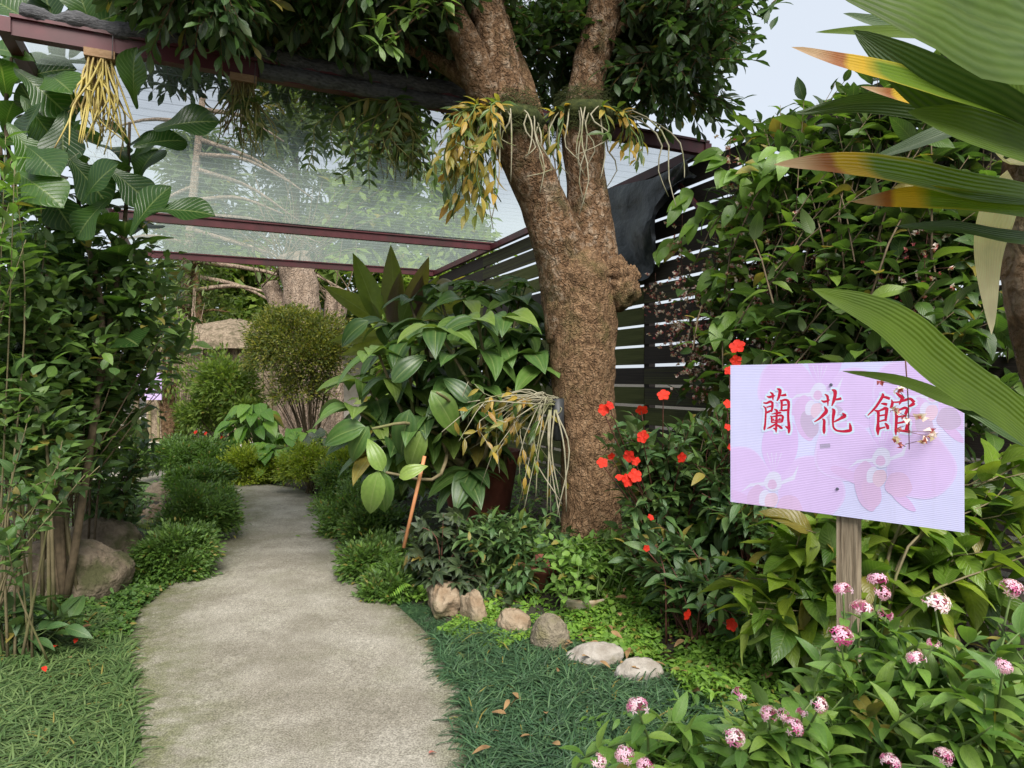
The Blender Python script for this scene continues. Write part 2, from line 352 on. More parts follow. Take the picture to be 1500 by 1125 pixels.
def bark_m(name, c1, c2, c3, moss=None, sc=9):
    m, n, b, out = mat_new(name)
    a = noise_n(n, sc, 8, rough=.65); f = noise_n(n, sc * 4, 6)
    tc = nd(n, 'ShaderNodeTexCoord'); mp = nd(n, 'ShaderNodeMapping'); mp.inputs['Scale'].default_value = (1, 1, .22); n.links.new(tc.outputs['Object'], mp.inputs[0])
    g = noise_n(n, sc * 2.5, 6, vec=mp.outputs[0])
    vo = nd(n, 'ShaderNodeTexVoronoi', feature='DISTANCE_TO_EDGE'); vo.inputs['Scale'].default_value = sc * 1.1
    ad = nd(n, 'ShaderNodeVectorMath', operation='ADD'); n.links.new(mp.outputs[0], ad.inputs[0]); nv = nd(n, 'ShaderNodeTexNoise'); nv.inputs['Scale'].default_value = 7; nv.inputs['Detail'].default_value = 4; n.links.new(tc.outputs['Object'], nv.inputs[0])
    sv = nd(n, 'ShaderNodeVectorMath', operation='SCALE'); n.links.new(nv.outputs['Color'], sv.inputs[0]); sv.inputs['Scale'].default_value = .22; n.links.new(sv.outputs[0], ad.inputs[1]); n.links.new(ad.outputs[0], vo.inputs['Vector'])
    crack = ramp(n, vo.outputs['Distance'], [(.0, 0.), (.13, 1.)])
    c = ramp(n, a, [(.28, c1), (.5, c2), (.72, c3)]); c = mixc(n, mth(n, 'MULTIPLY', mth(n, 'SUBTRACT', 1., crack), .3), c, tuple(q * .5 for q in c1)); c = mixc(n, .5, c, ramp(n, g, [(.3, (.45, .42, .4)), (.62, (1.25, 1.2, 1.1))]), 'MULTIPLY')
    if moss:
        q = noise_n(n, 3.2, 6, rough=.7); c = mixc(n, ramp(n, q, [(.52, 0.), (.68, .8)]), c, moss)
    n.links.new(c, b.inputs['Base Color']); b.inputs['Roughness'].default_value = .88; b.inputs['Specular IOR Level'].default_value = .2
    bump(n, b, mth(n, 'ADD', mth(n, 'ADD', mth(n, 'ADD', g, a), mth(n, 'MULTIPLY', f, .6)), mth(n, 'MULTIPLY', crack, .4)), .9, .05); return m
MT['bark'] = bark_m('bark', (.09, .05, .026), (.27, .165, .09), (.46, .31, .19), moss=(.12, .105, .036), sc=20)
MT['bark_pale'] = bark_m('limb_bark', (.07, .04, .022), (.22, .13, .07), (.46, .37, .28), moss=(.08, .078, .033), sc=15)
MT['wood_cut'] = bark_m('pale_trunk', (.2, .15, .11), (.33, .25, .19), (.48, .39, .31))
MT['twig'] = plain('twig', (.08, .06, .035), (.17, .125, .075), 20, .85)
MT['greenstem'] = plain('green_stem', (.07, .12, .03), (.12, .17, .05), 20, .6)
MT['cane'] = plain('cane_stem', (.12, .1, .05), (.22, .18, .1), 10, .7, c3=(.14, .15, .05))
MT['redstem'] = plain('red_stem', (.07, .03, .02), (.13, .05, .035), 20, .6)
MT['root'] = plain('root', (.42, .33, .07), (.5, .42, .16), 14, .6, c3=(.3, .2, .09))
MT['root2'] = plain('root_green', (.16, .16, .04), (.25, .24, .07), 14, .6, c3=(.2, .13, .06))
MT['palecane'] = plain('pale_cane', (.22, .2, .13), (.38, .35, .25), 14, .7, c3=(.15, .16, .06))
MT['rock'] = plain('boulder', (.12, .1, .07), (.27, .23, .165), 22, .92, 1., .03, c3=(.17, .15, .08))
MT['rock_brown'] = plain('boulder_brown', (.13, .1, .07), (.25, .2, .14), 13, .92, 1., .04, c3=(.09, .09, .04))
MT['rock_tan'] = plain('rock_tan', (.2, .135, .08), (.34, .27, .19), 9, .92, 1., .03, c3=(.13, .12, .055))
MT['rock_pale'] = plain('rock_pale', (.22, .19, .155), (.37, .34, .3), 14, .9, .8, .02, c3=(.2, .18, .12))
MT['fence'] = None
def fence_m():
    m, n, b, out = mat_new('fence_board'); oi = nd(n, 'ShaderNodeObjectInfo'); tc = nd(n, 'ShaderNodeTexCoord'); mp = nd(n, 'ShaderNodeMapping')
    mp.inputs['Scale'].default_value = (1, 6, 14); n.links.new(tc.outputs['Object'], mp.inputs[0])
    cb = nd(n, 'ShaderNodeVectorMath', operation='ADD'); n.links.new(mp.outputs[0], cb.inputs[0])
    sc = nd(n, 'ShaderNodeVectorMath', operation='SCALE'); n.links.new(oi.outputs['Location'], sc.inputs[0]); sc.inputs['Scale'].default_value = 3.; n.links.new(sc.outputs[0], cb.inputs[1])
    g = noise_n(n, 2.2, 8, vec=cb.outputs[0], rough=.65); q = noise_n(n, .7, 4, vec=cb.outputs[0])
    c = ramp(n, g, [(.3, (.012, .009, .008)), (.55, (.03, .022, .018)), (.8, (.06, .042, .032))])
    mossf = mth(n, 'MULTIPLY', ramp(n, q, [(.4, 0.), (.62, 1.)]), ramp(n, oi.outputs['Random'], [(.55, 0.), (.8, .85)]))
    c = mixc(n, mossf, c, (.075, .08, .022))
    n.links.new(c, b.inputs['Base Color']); b.inputs['Roughness'].default_value = .85; bump(n, b, g, .5, .01); return m
MT['fence'] = fence_m()
MT['fence_moss'] = plain('fence_board_mossy', (.06, .07, .02), (.12, .13, .045), 3, .9, .5, .01, c3=(.03, .028, .02), stretch=(1, 4, 10))
MT['steel'] = plain('red_steel', (.075, .014, .018), (.115, .022, .028), 6, .5, .1, .003, spec=.5, c3=(.06, .02, .02))
MT['clothroll'] = plain('rolled_net', (.05, .05, .054), (.13, .13, .135), 26, .8, .9, .02, stretch=(1, 1, 3))
MT['tarp'] = plain('tarp', (.028, .035, .042), (.07, .08, .09), 3, .42, .8, .04, spec=.5)
MT['blackplastic'] = plain('black_plastic', (.02, .022, .024), (.035, .038, .04), 12, .45, .1)
MT['wire'] = plain('wire', (.06, .06, .06), (.12, .12, .12), 30, .5, .1)
MT['wood'] = plain('weathered_post', (.13, .095, .06), (.36, .29, .2), 12, .9, .8, .008, stretch=(6, 6, .35))
MT['blockwood'] = plain('block_wood', (.25, .15, .08), (.36, .23, .13), 8, .8, .4, stretch=(1, 6, 6))
MT['terracotta'] = plain('terracotta', (.17, .05, .035), (.25, .08, .055), 10, .75, .3, c3=(.12, .06, .045))
MT['ceramic'] = plain('pale_pot', (.4, .36, .3), (.6, .57, .5), 8, .6, .3, c3=(.3, .22, .12))
MT['copper'] = plain('copper_stick', (.42, .17, .07), (.55, .26, .12), 10, .5, .2)
MT['thatch'] = plain('thatch', (.16, .12, .08), (.34, .27, .19), 16, .95, 1., .06, c3=(.12, .1, .06))
MT['plaster'] = plain('plaster', (.5, .46, .4), (.62, .58, .52), 6, .9, .2)
MT['bluetile'] = plain('blue_roof', (.3, .4, .48), (.45, .55, .62), 12, .6, .3)
MT['glassdark'] = plain('window_dark', (.03, .035, .04), (.05, .055, .06), 3, .2, 0)
def net_m():
    m, n, b, out = mat_new('shade_net'); tc = nd(n, 'ShaderNodeTexCoord'); sp = nd(n, 'ShaderNodeSeparateXYZ'); n.links.new(tc.outputs['Object'], sp.inputs[0])
    ln = mth(n, 'POWER', mth(n, 'ABSOLUTE', mth(n, 'SINE', mth(n, 'MULTIPLY', sp.outputs[1], 17.))), 60.)
    ln2 = mth(n, 'POWER', mth(n, 'ABSOLUTE', mth(n, 'SINE', mth(n, 'MULTIPLY', sp.outputs[1], 61.))), 12.)
    d = noise_n(n, 1.3, 5); f = noise_n(n, 9, 4)
    col = mixc(n, ramp(n, d, [(.4, 0.), (.75, .35)]), (.36, .42, .38), (.2, .26, .2))
    tl = nd(n, 'ShaderNodeBsdfTranslucent'); n.links.new(col, tl.inputs[0]); df = nd(n, 'ShaderNodeBsdfDiffuse'); n.links.new(col, df.inputs[0])
    m1 = nd(n, 'ShaderNodeMixShader'); m1.inputs[0].default_value = .25; n.links.new(tl.outputs[0], m1.inputs[1]); n.links.new(df.outputs[0], m1.inputs[2])
    tr = nd(n, 'ShaderNodeBsdfTransparent')
    op = mth(n, 'ADD', mth(n, 'ADD', .3, mth(n, 'MULTIPLY', f, .14)), mth(n, 'ADD', mth(n, 'MULTIPLY', ln, .22), mth(n, 'MULTIPLY', ln2, .06)))
    m2 = nd(n, 'ShaderNodeMixShader'); n.links.new(op, m2.inputs[0]); n.links.new(tr.outputs[0], m2.inputs[1]); n.links.new(m1.outputs[0], m2.inputs[2])
    n.links.new(m2.outputs[0], out.inputs[0]); return m
MT['net'] = net_m()
def soil_m():
    m, n, b, out = mat_new('soil'); a = noise_n(n, 6, 8, rough=.7); q = noise_n(n, 60, 4); p = noise_n(n, 1.1, 4)
    c = ramp(n, a, [(.3, (.018, .014, .01)), (.6, (.05, .038, .025)), (.8, (.09, .07, .045))])
    c = mixc(n, ramp(n, p, [(.5, 0.), (.65, .55)]), c, (.03, .05, .014))
    n.links.new(c, b.inputs['Base Color']); b.inputs['Roughness'].default_value = .95; bump(n, b, mth(n, 'ADD', a, q), .9, .04); return m
MT['soil'] = soil_m()
def path_m():
    m, n, b, out = mat_new('path_concrete')
    big = noise_n(n, 1.4, 6, rough=.62); med = noise_n(n, 5, 8, rough=.7); fin = noise_n(n, 130, 2); fin2 = noise_n(n, 45, 3)
    c = ramp(n, med, [(.3, (.165, .15, .118)), (.55, (.212, .194, .157)), (.75, (.262, .24, .198))])
    c = mixc(n, ramp(n, big, [(.44, 0.), (.62, .75)]), c, (.325, .305, .26))
    pm = noise_n(n, 2.3, 5, rough=.65)
    c = mixc(n, ramp(n, pm, [(.5, 0.), (.68, .5)]), c, (.165, .158, .11))
    at = nd(n, 'ShaderNodeAttribute', attribute_name='edge')
    ef = mth(n, 'MULTIPLY', at.outputs['Fac'], ramp(n, noise_n(n, 7, 6, rough=.7), [(.35, .1), (.6, 1.)]))
    c = mixc(n, mth(n, 'MULTIPLY', ef, .9), c, (.085, .095, .03))
    c = mixc(n, .8, c, ramp(n, fin, [(.34, (.52, .5, .48)), (.5, (1., 1., 1.)), (.66, (1.5, 1.5, 1.5))]), 'MULTIPLY')
    c = mixc(n, .5, c, ramp(n, fin2, [(.3, (.7, .7, .68)), (.7, (1.3, 1.3, 1.3))]), 'MULTIPLY')
    n.links.new(c, b.inputs['Base Color']); b.inputs['Roughness'].default_value = .9; b.inputs['Specular IOR Level'].default_value = .2
    bump(n, b, mth(n, 'ADD', mth(n, 'MULTIPLY', fin, .5), mth(n, 'ADD', fin2, med)), .5, .006); return m
MT['path'] = path_m()
MT['gravel'] = plain('pale_gravel', (.42, .38, .32), (.58, .54, .48), 8, .95, .5)
def flat_m(name, rgb, rough=.45, corr=False):
    def s2l(x): x /= 255; return x / 12.92 if x <= .04045 else ((x + .055) / 1.055) ** 2.4
    m, n, b, out = mat_new(name); c = tuple(min(.92, s2l(x) * 1.02) for x in rgb)
    z = noise_n(n, 9, 3); cc = mixc(n, .12, c, ramp(n, z, [(.3, (.7, .7, .75)), (.7, (1.2, 1.2, 1.2))]), 'MULTIPLY')
    tc = nd(n, 'ShaderNodeTexCoord'); sp = nd(n, 'ShaderNodeSeparateXYZ'); n.links.new(tc.outputs['Object'], sp.inputs[0])
    l = mth(n, 'SINE', mth(n, 'MULTIPLY', sp.outputs[2], 900.))
    st = nd(n, 'ShaderNodeMapping'); st.inputs['Scale'].default_value = (14, 14, 1.2); n.links.new(tc.outputs['Object'], st.inputs[0]); dn = noise_n(n, 2, 5, vec=st.outputs[0])
    cc = mixc(n, ramp(n, dn, [(.55, 0.), (.8, .1)]), cc, (.3, .28, .26))
    cc = mixc(n, .06, cc, ramp(n, mth(n, 'ADD', mth(n, 'MULTIPLY', l, .5), .5), [(.2, (.2, .2, .2)), (.8, (1.4, 1.4, 1.4))]), 'MULTIPLY')
    n.links.new(cc, b.inputs['Base Color']); b.inputs['Roughness'].default_value = rough; b.inputs['Specular IOR Level'].default_value = .25; bump(n, b, l, .12, .002); return m

# ------------------------------------------------------------------ ground and path
LPX = [(190, 1125), (203, 1050), (190, 970), (196, 900), (240, 860), (290, 815), (318, 780), (338, 750), (336, 730), (318, 714)]
RPX = [(695, 1125), (690, 1060), (672, 1000), (640, 945), (590, 895), (545, 855), (515, 820), (495, 790), (482, 765), (478, 745), (470, 730), (442, 717), (392, 709)]
LE = [V(-1.2, -3, 0), V(-1.35, 0, 0), V(-1.5, 1.8, 0)] + [G(*p) for p in LPX] + [V(-5.6, 10.1, 0), V(-8, 10.8, 0)]
RE = [V(.75, -3, 0), V(.5, 0, 0), V(.05, 1.7, 0)] + [G(*p) for p in RPX] + [V(-4.6, 11.1, 0), V(-8, 12.4, 0)]
LS, RS = spline(LE, 90), spline(RE, 90)
POLY = np.vstack([LS, RS[::-1]])[:, :2]
def path_dist(q):
    """signed distance to the path outline, negative inside"""
    q = np.atleast_2d(q)[:, :2]; a = POLY; b = np.roll(POLY, -1, 0); d = np.full(len(q), 1e9); ins = np.zeros(len(q), bool)
    for i in range(len(a)):
        e = b[i] - a[i]; t = np.clip(((q - a[i]) @ e) / (e @ e + 1e-12), 0, 1); d = np.minimum(d, np.linalg.norm(q - a[i] - t[:, None] * e, axis=1))
        c = ((a[i][1] > q[:, 1]) != (b[i][1] > q[:, 1])); xx = (b[i][0] - a[i][0]) * (q[:, 1] - a[i][1]) / (b[i][1] - a[i][1] + 1e-12) + a[i][0]; ins ^= c & (q[:, 0] < xx)
    return np.where(ins, -d, d)
def sst(a, b, x): t = np.clip((x - a) / (b - a), 0, 1); return t * t * (3 - 2 * t)
def height(q):
    q = np.atleast_2d(np.asarray(q, float))[:, :2]; d = path_dist(q); x, y = q[:, 0], q[:, 1]
    qq = (x + .27) * .7 + (y - 4.44) * .72
    right = sst(-.3, .3, x - np.interp(y, [-3, 2.7, 6, 10, 14], [0, -.8, -1.7, -3.7, -4]))
    h = .36 * sst(-.05, 1.15, qq) * sst(.05, .65, d) * right * sst(14, 9, y) + .09 * sst(.02, .6, d) * (1 - right) * sst(16, 10, y)
    h = h + .05 * sst(.05, .4, d) * right * (1 - sst(0, .5, qq))
    return np.where(d < .04, -.035, h - .012)
def gz(x, y): return float(height([[x, y]])[0])
xs = np.concatenate([[-400, -120, -40, -20, -12], np.arange(-8, 4.01, .14), [5, 6, 8, 14, 40, 120, 400]])
ys = np.concatenate([[-60, -15, -6, -3], np.arange(-1.5, 12.01, .14), [12.6, 13.4, 15, 18, 24, 40, 90, 250, 900]])
gx, gy = np.meshgrid(xs, ys); gp = np.stack([gx.ravel(), gy.ravel()], 1)
hz = height(gp); near = (np.abs(gp[:, 0]) < 9) & (gp[:, 1] < 14)
hz = hz + np.array([noise.noise(Vector((a * 3, b * 3, 0))) * .018 if k and h > -.02 else 0 for (a, b), k, h in zip(gp, near, hz)])
gv = np.column_stack([gp, hz]); nx = len(xs)
gf = [(j * nx + i, j * nx + i + 1, (j + 1) * nx + i + 1, (j + 1) * nx + i) for j in range(len(ys) - 1) for i in range(nx - 1)]
g_ = mesh_obj('ground', gv, gf, MT['soil']); g_['kind'] = 'structure'
# path slab: 14 strips across, with an edge attribute for moss
na = 14; pv, pf, ed = [], [], []
for i in range(len(LS)):
    for k in range(na + 1):
        t = k / na; q = LS[i] * (1 - t) + RS[i] * t; q = q.copy(); q[2] = .004 + .01 * math.sin(math.pi * t) + .006 * noise.noise(Vector(q) * 1.3); pv.append(q)
        wdt = np.linalg.norm(LS[i] - RS[i]); ed.append(max(0, 1 - min(t * .8, (1 - t) * 2.2) * wdt / .42))
for i in range(len(LS) - 1):
    for k in range(na): a = i * (na + 1) + k; pf.append((a, a + 1, a + na + 2, a + na + 1))
n0 = len(pv)
for i in range(len(LS)):
    for q in (LS[i], RS[i]): pv.append(V(q[0], q[1], -.09)); ed.append(1.)
for i in range(len(LS) - 1):
    a = i * (na + 1); pf.append((a, a + na + 1, n0 + 2 * i + 2, n0 + 2 * i)); b_ = a + na; pf.append((b_ + na + 1, b_, n0 + 2 * i + 1, n0 + 2 * i + 3))
po = mesh_obj('path', pv, pf, MT['path']); po['kind'] = 'structure'
at = po.data.attributes.new('edge', 'FLOAT', 'POINT'); at.data.foreach_set('value', np.array(ed, np.float32))
# pale yard far behind the garden
yv = [(-30, 14.5, .02), (-5.2, 15.2, .02), (-4, 26, .02), (-30, 30, .02)]
yo = mesh_obj('yard', yv, [(0, 1, 2, 3)], MT['gravel']); yo['kind'] = 'structure'

# ------------------------------------------------------------------ fence and shade roof
K = 1.12; FA = math.atan(.453); FD = V(-math.sin(FA), math.cos(FA), 0); FN = V(math.cos(FA), math.sin(FA), 0)
F0 = V(1.5 * K, 6.0 * K, 0); RZ = CAMZ + 1.9 * K
def fp(t, s=0., z=0.): return F0 + FD * t - FN * s + V(0, 0, z)          # t along the fence, s from the fence towards the path
fence = thing('fence', 'tall dark slatted wooden board fence with bright gaps behind the tree', 'fence', fp(2))
um, uf = box((0, 0, 0), 1, 1, 1); rs = np.random.RandomState(3)
PM = {}
for nm in ('fence', 'fence_moss'):
    me = bpy.data.meshes.new('plank'); me.from_pydata(um.tolist(), [], uf); me.materials.append(MT[nm]); PM[nm] = me
rotF = Matrix.Rotation(math.atan2(FD[1], FD[0]), 4, 'Z')
pitch = .215; joints = [-5.0, -3.97, -1.67, .63, 2.93, 5.23, 8.4]
for r in range(16):
    z = .30 + r * pitch
    for j in range(len(joints) - 1):
        a, b = joints[j] + .006, joints[j + 1] - .006; c = fp((a + b) / 2, .0 + rs.randn() * .004, z)
        mossy = (j >= 3 and r < 14 and rs.rand() < .75) or (j == 2 and r < 6 and rs.rand() < .5)
        o = bpy.data.objects.new('plank', PM['fence_moss' if mossy else 'fence']); COL.objects.link(o); o.parent = fence
        M = Matrix.Translation(Vector(c - off(fence))) @ rotF @ Matrix.Rotation(rs.randn() * .002, 4, 'Y') @ Matrix.Diagonal((b - a, .024, .183 + rs.randn() * .004, 1)); o.matrix_basis = M
for j in joints:
    v, f = box(fp(j, -.06, 1.72), .09, .08, 3.6, [FD, FN, V(0, 0, 1)]); mesh_obj('post', v, f, MT['fence'], fence, False)
roof = thing('shade_roof', 'flat garden shade roof with dark red steel beams and translucent net', 'canopy', fp(3.5, 2.7))
def beam(nm, a, b, wd, ht, mat, parent=roof):
    a, b = np.asarray(a), np.asarray(b); d = nrm(b - a); s_ = nrm(np.cross(d, V(0, 0, 1))); u_ = np.cross(s_, d)
    v, f = box((a + b) / 2, np.linalg.norm(b - a), wd, ht, [d, s_, u_]); return mesh_obj(nm, v, f, mat, parent, False, flat_off=off(roof))
T1, T2, T3, SW = -.40, 4.74, 7.73, 5.36
for tt in (T1, T2, T3):
    cb_ = beam('crossbeam', fp(tt, .05, RZ), fp(tt, SW, RZ), .07, .10, MT['steel'])
    beam('flange', fp(tt, .05, RZ + .062), fp(tt, SW, RZ + .062), .11, .02, MT['steel'], cb_)
for s_ in (.06, SW + .03):
    beam('side_beam', fp(T1 - .05, s_, RZ + .005), fp(T3 + .05, s_, RZ + .005), .07, .09, MT['steel'])
beam('brace', fp(T1 + .5, .1, RZ - .06), fp(T1 + .02, .1, RZ - .55), .03, .04, MT['steel'])
for tt in (T1, T2, T3):
    beam('post', fp(tt, SW + .03, -.1), fp(tt, SW + .03, RZ - .05), .08, .08, MT['steel'])
    beam('post', fp(tt, -.14, -.1), fp(tt, -.14, RZ - .05), .08, .08, MT['steel'])
# rolled net lying along the front beam
for (sa, sb, rr) in ((1.9, 3.98, .062), (4.3, 5.3, .05)):
    pts = spline([fp(T1 - .02 + .01 * math.sin(k * 2.1), sa + (sb - sa) * k / 12, RZ + .10 + .012 * math.sin(k * 1.7)) for k in range(13)], 50)
    v, f = tube(pts, rr, 14, .35, 9); mesh_obj('rolled_net', v, f, MT['clothroll'], roof)
v, f = tube(spline([fp(T1 - .03, 1.7 + .25 * k, RZ - .0 + .006 * math.sin(k)) for k in range(10)], 30), .055, 10, .25, 12); mesh_obj('wrapped_net', v, f, MT['clothroll'], roof)
def sheet(ta, tb, sa, sb, z, sag, n=14):
    vs_, fs = [], []
    for i in range(n + 1):
        for k in range(n + 1):
            a, b = i / n, k / n; q = fp(ta + (tb - ta) * a, sa + (sb - sa) * b, z - sag * math.sin(math.pi * a) * (.6 + .4 * math.sin(math.pi * b)) + .012 * noise.noise(Vector((a * 9, b * 9, ta)))); vs_.append(q)
    for i in range(n):
        for k in range(n): a = i * (n + 1) + k; fs.append((a, a + 1, a + n + 2, a + n + 1))
    return vs_, fs
ang = math.atan2(FN[1], FN[0])
for ta, tb in ((T1, T2), (T2, T3)):
    vs_, fs = sheet(ta, tb, .02, SW, RZ + .08, .03)
    o = mesh_obj('net_panel', (np.array(vs_) - off(roof)) @ np.array(Matrix.Rotation(ang, 3, 'Z')), fs, MT['net'], roof, flat_off=V(0, 0, 0)); o.rotation_euler.z = ang
for tt in (T2 - .35, T2 - .32):
    v, f = tube([fp(tt, .1, RZ + .03), fp(tt, 2.7, RZ + .015), fp(tt, SW, RZ + .03)], .006, 5); mesh_obj('wire', v, f, MT['wire'], roof)
# tarp draped on the fence beside the trunk
tv, tf = [], []
for i in range(29):
    for k in range(11):
        a, b = i / 28, k / 10; t = -.30 + 2.3 * a; top = 3.66 - .05 * math.sin(a * 7); bot = 3.66 - (.22 + .95 * math.sin(min(1, a * 1.25) * 2.6) ** 1.5) + .1 * math.sin(a * 17)
        z = top * (1 - b) + bot * b; s_ = .06 + .09 * math.sin(a * 19 + b * 5) * b + .07 * b + .12 * noise.noise(Vector((a * 9, b * 5, 2))) * (.3 + b); tv.append(fp(t, s_ + .06, z))
for i in range(28):
    for k in range(10): a = i * 11 + k; tf.append((a, a + 1, a + 12, a + 11))
tarp_o = mesh_obj('tarp', tv, tf, MT['tarp']); tag(tarp_o, 'crumpled dark grey tarp hanging over the fence top behind the tree', 'tarp')

# ------------------------------------------------------------------ large tree
TB = P(868, 788, 5.2); tree = thing('garden_tree', 'large leaning tree with forked brown mossy trunk beside the path', 'tree', TB)
def limb(nm, pts, rad, n=40, sides=26, bmp=.09, mat='bark', seed=0, fr=4):
    v, f = tube(spline(pts, n), rad, sides, bmp, fr, seed); return mesh_obj(nm, v, f, MT[mat], tree)
trunk_pts = [P(866, 830, 5.2), P(866, 785, 5.2), P(863, 720, 5.2), P(860, 640, 5.2), P(853, 540, 5.2), P(851, 460, 5.2), P(848, 405, 5.2), P(846, 372, 5.2), P(846, 350, 5.2)]
limb('trunk', trunk_pts, np.array([74, 48, 39, 41, 48, 52, 52, 36, 14]) * 5.2e-3, 130, 56, .1, 'bark', 0, 4.5)
limb('limb', [P(842, 500, 5.2), P(836, 430, 5.2), P(819, 360, 5.17), P(793, 290, 5.12), P(759, 210, 5.05), P(741, 140, 4.98), P(724, 60, 4.93), P(700, -40, 4.9), P(660, -200, 4.8)], np.array([40, 46, 40, 34, 33, 31, 26, 24, 18]) * 5.1e-3, 84, 32, .085, 'bark_pale', 3)
limb('limb', [P(745, 175, 4.98), P(708, 128, 4.86), P(684, 70, 4.76), P(660, 12, 4.7), P(636, -50, 4.65), P(560, -140, 4.6)], np.array([20, 27, 22, 18, 16, 12]) * 5e-3, 40, 22, .1, 'bark_pale', 5)
limb('limb', [P(860, 500, 5.2), P(864, 430, 5.2), P(868, 355, 5.22), P(860, 280, 5.24), P(853, 200, 5.26), P(862, 110, 5.3), P(884, 20, 5.3), P(900, -60, 5.3), P(930, -200, 5.4)], np.array([40, 41, 34, 30, 31, 26, 26, 24, 18]) * 5.2e-3, 80, 30, .09, 'bark_pale', 8)
limb('limb', [P(790, 200, 5.15), P(770, 130, 5.2), P(745, 60, 5.4), P(720, -30, 5.6)], np.array([14, 15, 12, 10]) * 5.2e-3, 24, 14, .1, 'bark', 9)
limb('limb', [P(690, 120, 4.95), P(640, 90, 5.0), P(560, 52, 5.05), P(470, 50, 5.0), P(400, 85, 4.9), P(370, 60, 4.8)], np.array([14, 12, 9, 7, 5, 3]) * 5e-3, 30, 10, .1, 'bark', 11)
limb('limb', [P(880, 60, 5.3), P(940, 20, 5.35), P(1000, 10, 5.4), P(1060, -40, 5.4)], np.array([10, 9, 7, 4]) * 5e-3, 20, 9, .1, 'bark', 12)
def lump(nm, c, r, mat, parent, amp=.25, fr=3, sub=24, seed=0, sq=None, smooth=True):
    vs_, fs = [], []; n1, n2 = sub, sub // 2; r = np.asarray(r, float) * np.ones(3)
    for i in range(n2 + 1):
        th = math.pi * i / n2
        for k in range(n1):
            a = 2 * math.pi * k / n1; d = V(math.sin(th) * math.cos(a), math.sin(th) * math.sin(a), math.cos(th))
            if sq: d = np.sign(d) * np.abs(d) ** sq
            q = 1 + amp * (noise.noise(Vector(d * fr * .6) + Vector((seed * 7.1, seed, 0))) + .5 * noise.noise(Vector(d * fr * 1.6) + Vector((seed, 0, seed * 3.)))) + .05 * noise.noise(Vector(d * fr * 3) + Vector((seed, 5, 0))) + .025 * noise.noise(Vector(d * fr * 7))
            vs_.append(np.asarray(c) + d * r * q)
    for i in range(n2):
        for k in range(n1): fs.append((i * n1 + k, (i + 1) * n1 + k, (i + 1) * n1 + (k + 1) % n1, i * n1 + (k + 1) % n1))
    return mesh_obj(nm, vs_, fs, MT[mat], parent, smooth)
for i, (x, y, r, dz) in enumerate([(908, 425, 28, 0), (898, 398, 22, -.03), (921, 405, 16, .02), (896, 735, 17, 0)]):
    lump('knot', P(x, y, 5.15 + dz), np.array([r, r, r * 1.1]) * 5.1e-3, 'bark', tree, .35, 4, 28, i)
# crown: leafy twigs through the crown's volume
LT = [leaf_tpl(.34, 'obovate', 4, .12, .5, seed=i) for i in range(3)]
rs = np.random.RandomState(21)
crown = [((.3, 5.6, 5.7), (2.3, 1.7, 1.3), 150), ((-1.5, 4.95, 4.85), (1.5, 1.0, .85), 130), ((-1.9, 4.2, 4.2), (.4, .35, .4), 50), ((-1.85, 4.0, 3.95), (.26, .2, .26), 24), ((-1.1, 4.5, 4.35), (.7, .4, .35), 60),
         ((1.35, 5.5, 4.5), (.5, .9, .75), 60), ((1.2, 5.5, 3.95), (.4, .5, .3), 16), ((0., 6.3, 4.75), (2.1, .8, .95), 110), ((-.7, 5.6, 4.3), (1.6, .5, .45), 80), ((-1.7, 5.5, 4.55), (1.7, .7, .6), 190), ((-1.3, 4.7, 4.3), (1.2, .4, .3), 70), ((.5, 5.9, 4.5), (1.2, .5, .5), 80), ((1.3, 5.7, 4.6), (.5, .6, .7), 50), ((-2.6, 5.0, 4.5), (.6, .5, .5), 45), ((2.0, 5.0, 5.35), (.5, .5, .35), 16)]
ps, ds, us, twigs = [], [], [], []
for c, r, k in crown:
    q, d = ell(rs, k, c, r, .35)
    for i in range(k):
        ax = nrm(d[i] * V(1, 1, .5) + V(0, -.1, -.25) + rs.randn(3) * .45)
        for tw in range(3):
            a2 = nrm(ax + rs.randn(3) * .55); L = .28 + .2 * rs.rand(); s0 = q[i] - ax * .1; pts = np.array([s0, s0 + a2 * L * .5 + V(0, 0, -.01), s0 + a2 * L + V(0, 0, -.04)]); twigs.append(pts)
            s1 = nrm(np.cross(a2, V(.1, .2, .95))); s2 = np.cross(a2, s1); n = 11
            for j in range(n):
                t = .15 + .85 * (j + rs.rand() * .5) / n; an = j * 2.4 + rs.rand(); p_ = pts[0] + (pts[2] - pts[0]) * t
                ps.append(p_); ds.append((s1 * math.cos(an) + s2 * math.sin(an)) * .8 + a2 * (.3 + t) + rs.randn(3) * .15); us.append(V(0, 0, 1) + rs.randn(3) * .4)
ps = np.array(ps); M = frames(ps, np.array(ds), np.array(us), .1 + .06 * rs.rand(len(ps)))
keep = ~((ps[:, 2] < RZ + .12) & (((ps - F0) @ FD) > T1 - .1)); M = M[keep]
emit(tree, LT, M, MT['tree'], 300, 12, stuff='crown', seed=5)
v, f = join([tube(t_, [.006, .002], 3) for t_ in twigs]); mesh_obj('twigs', v, f, MT['bark'], tree)['kind'] = 'stuff'
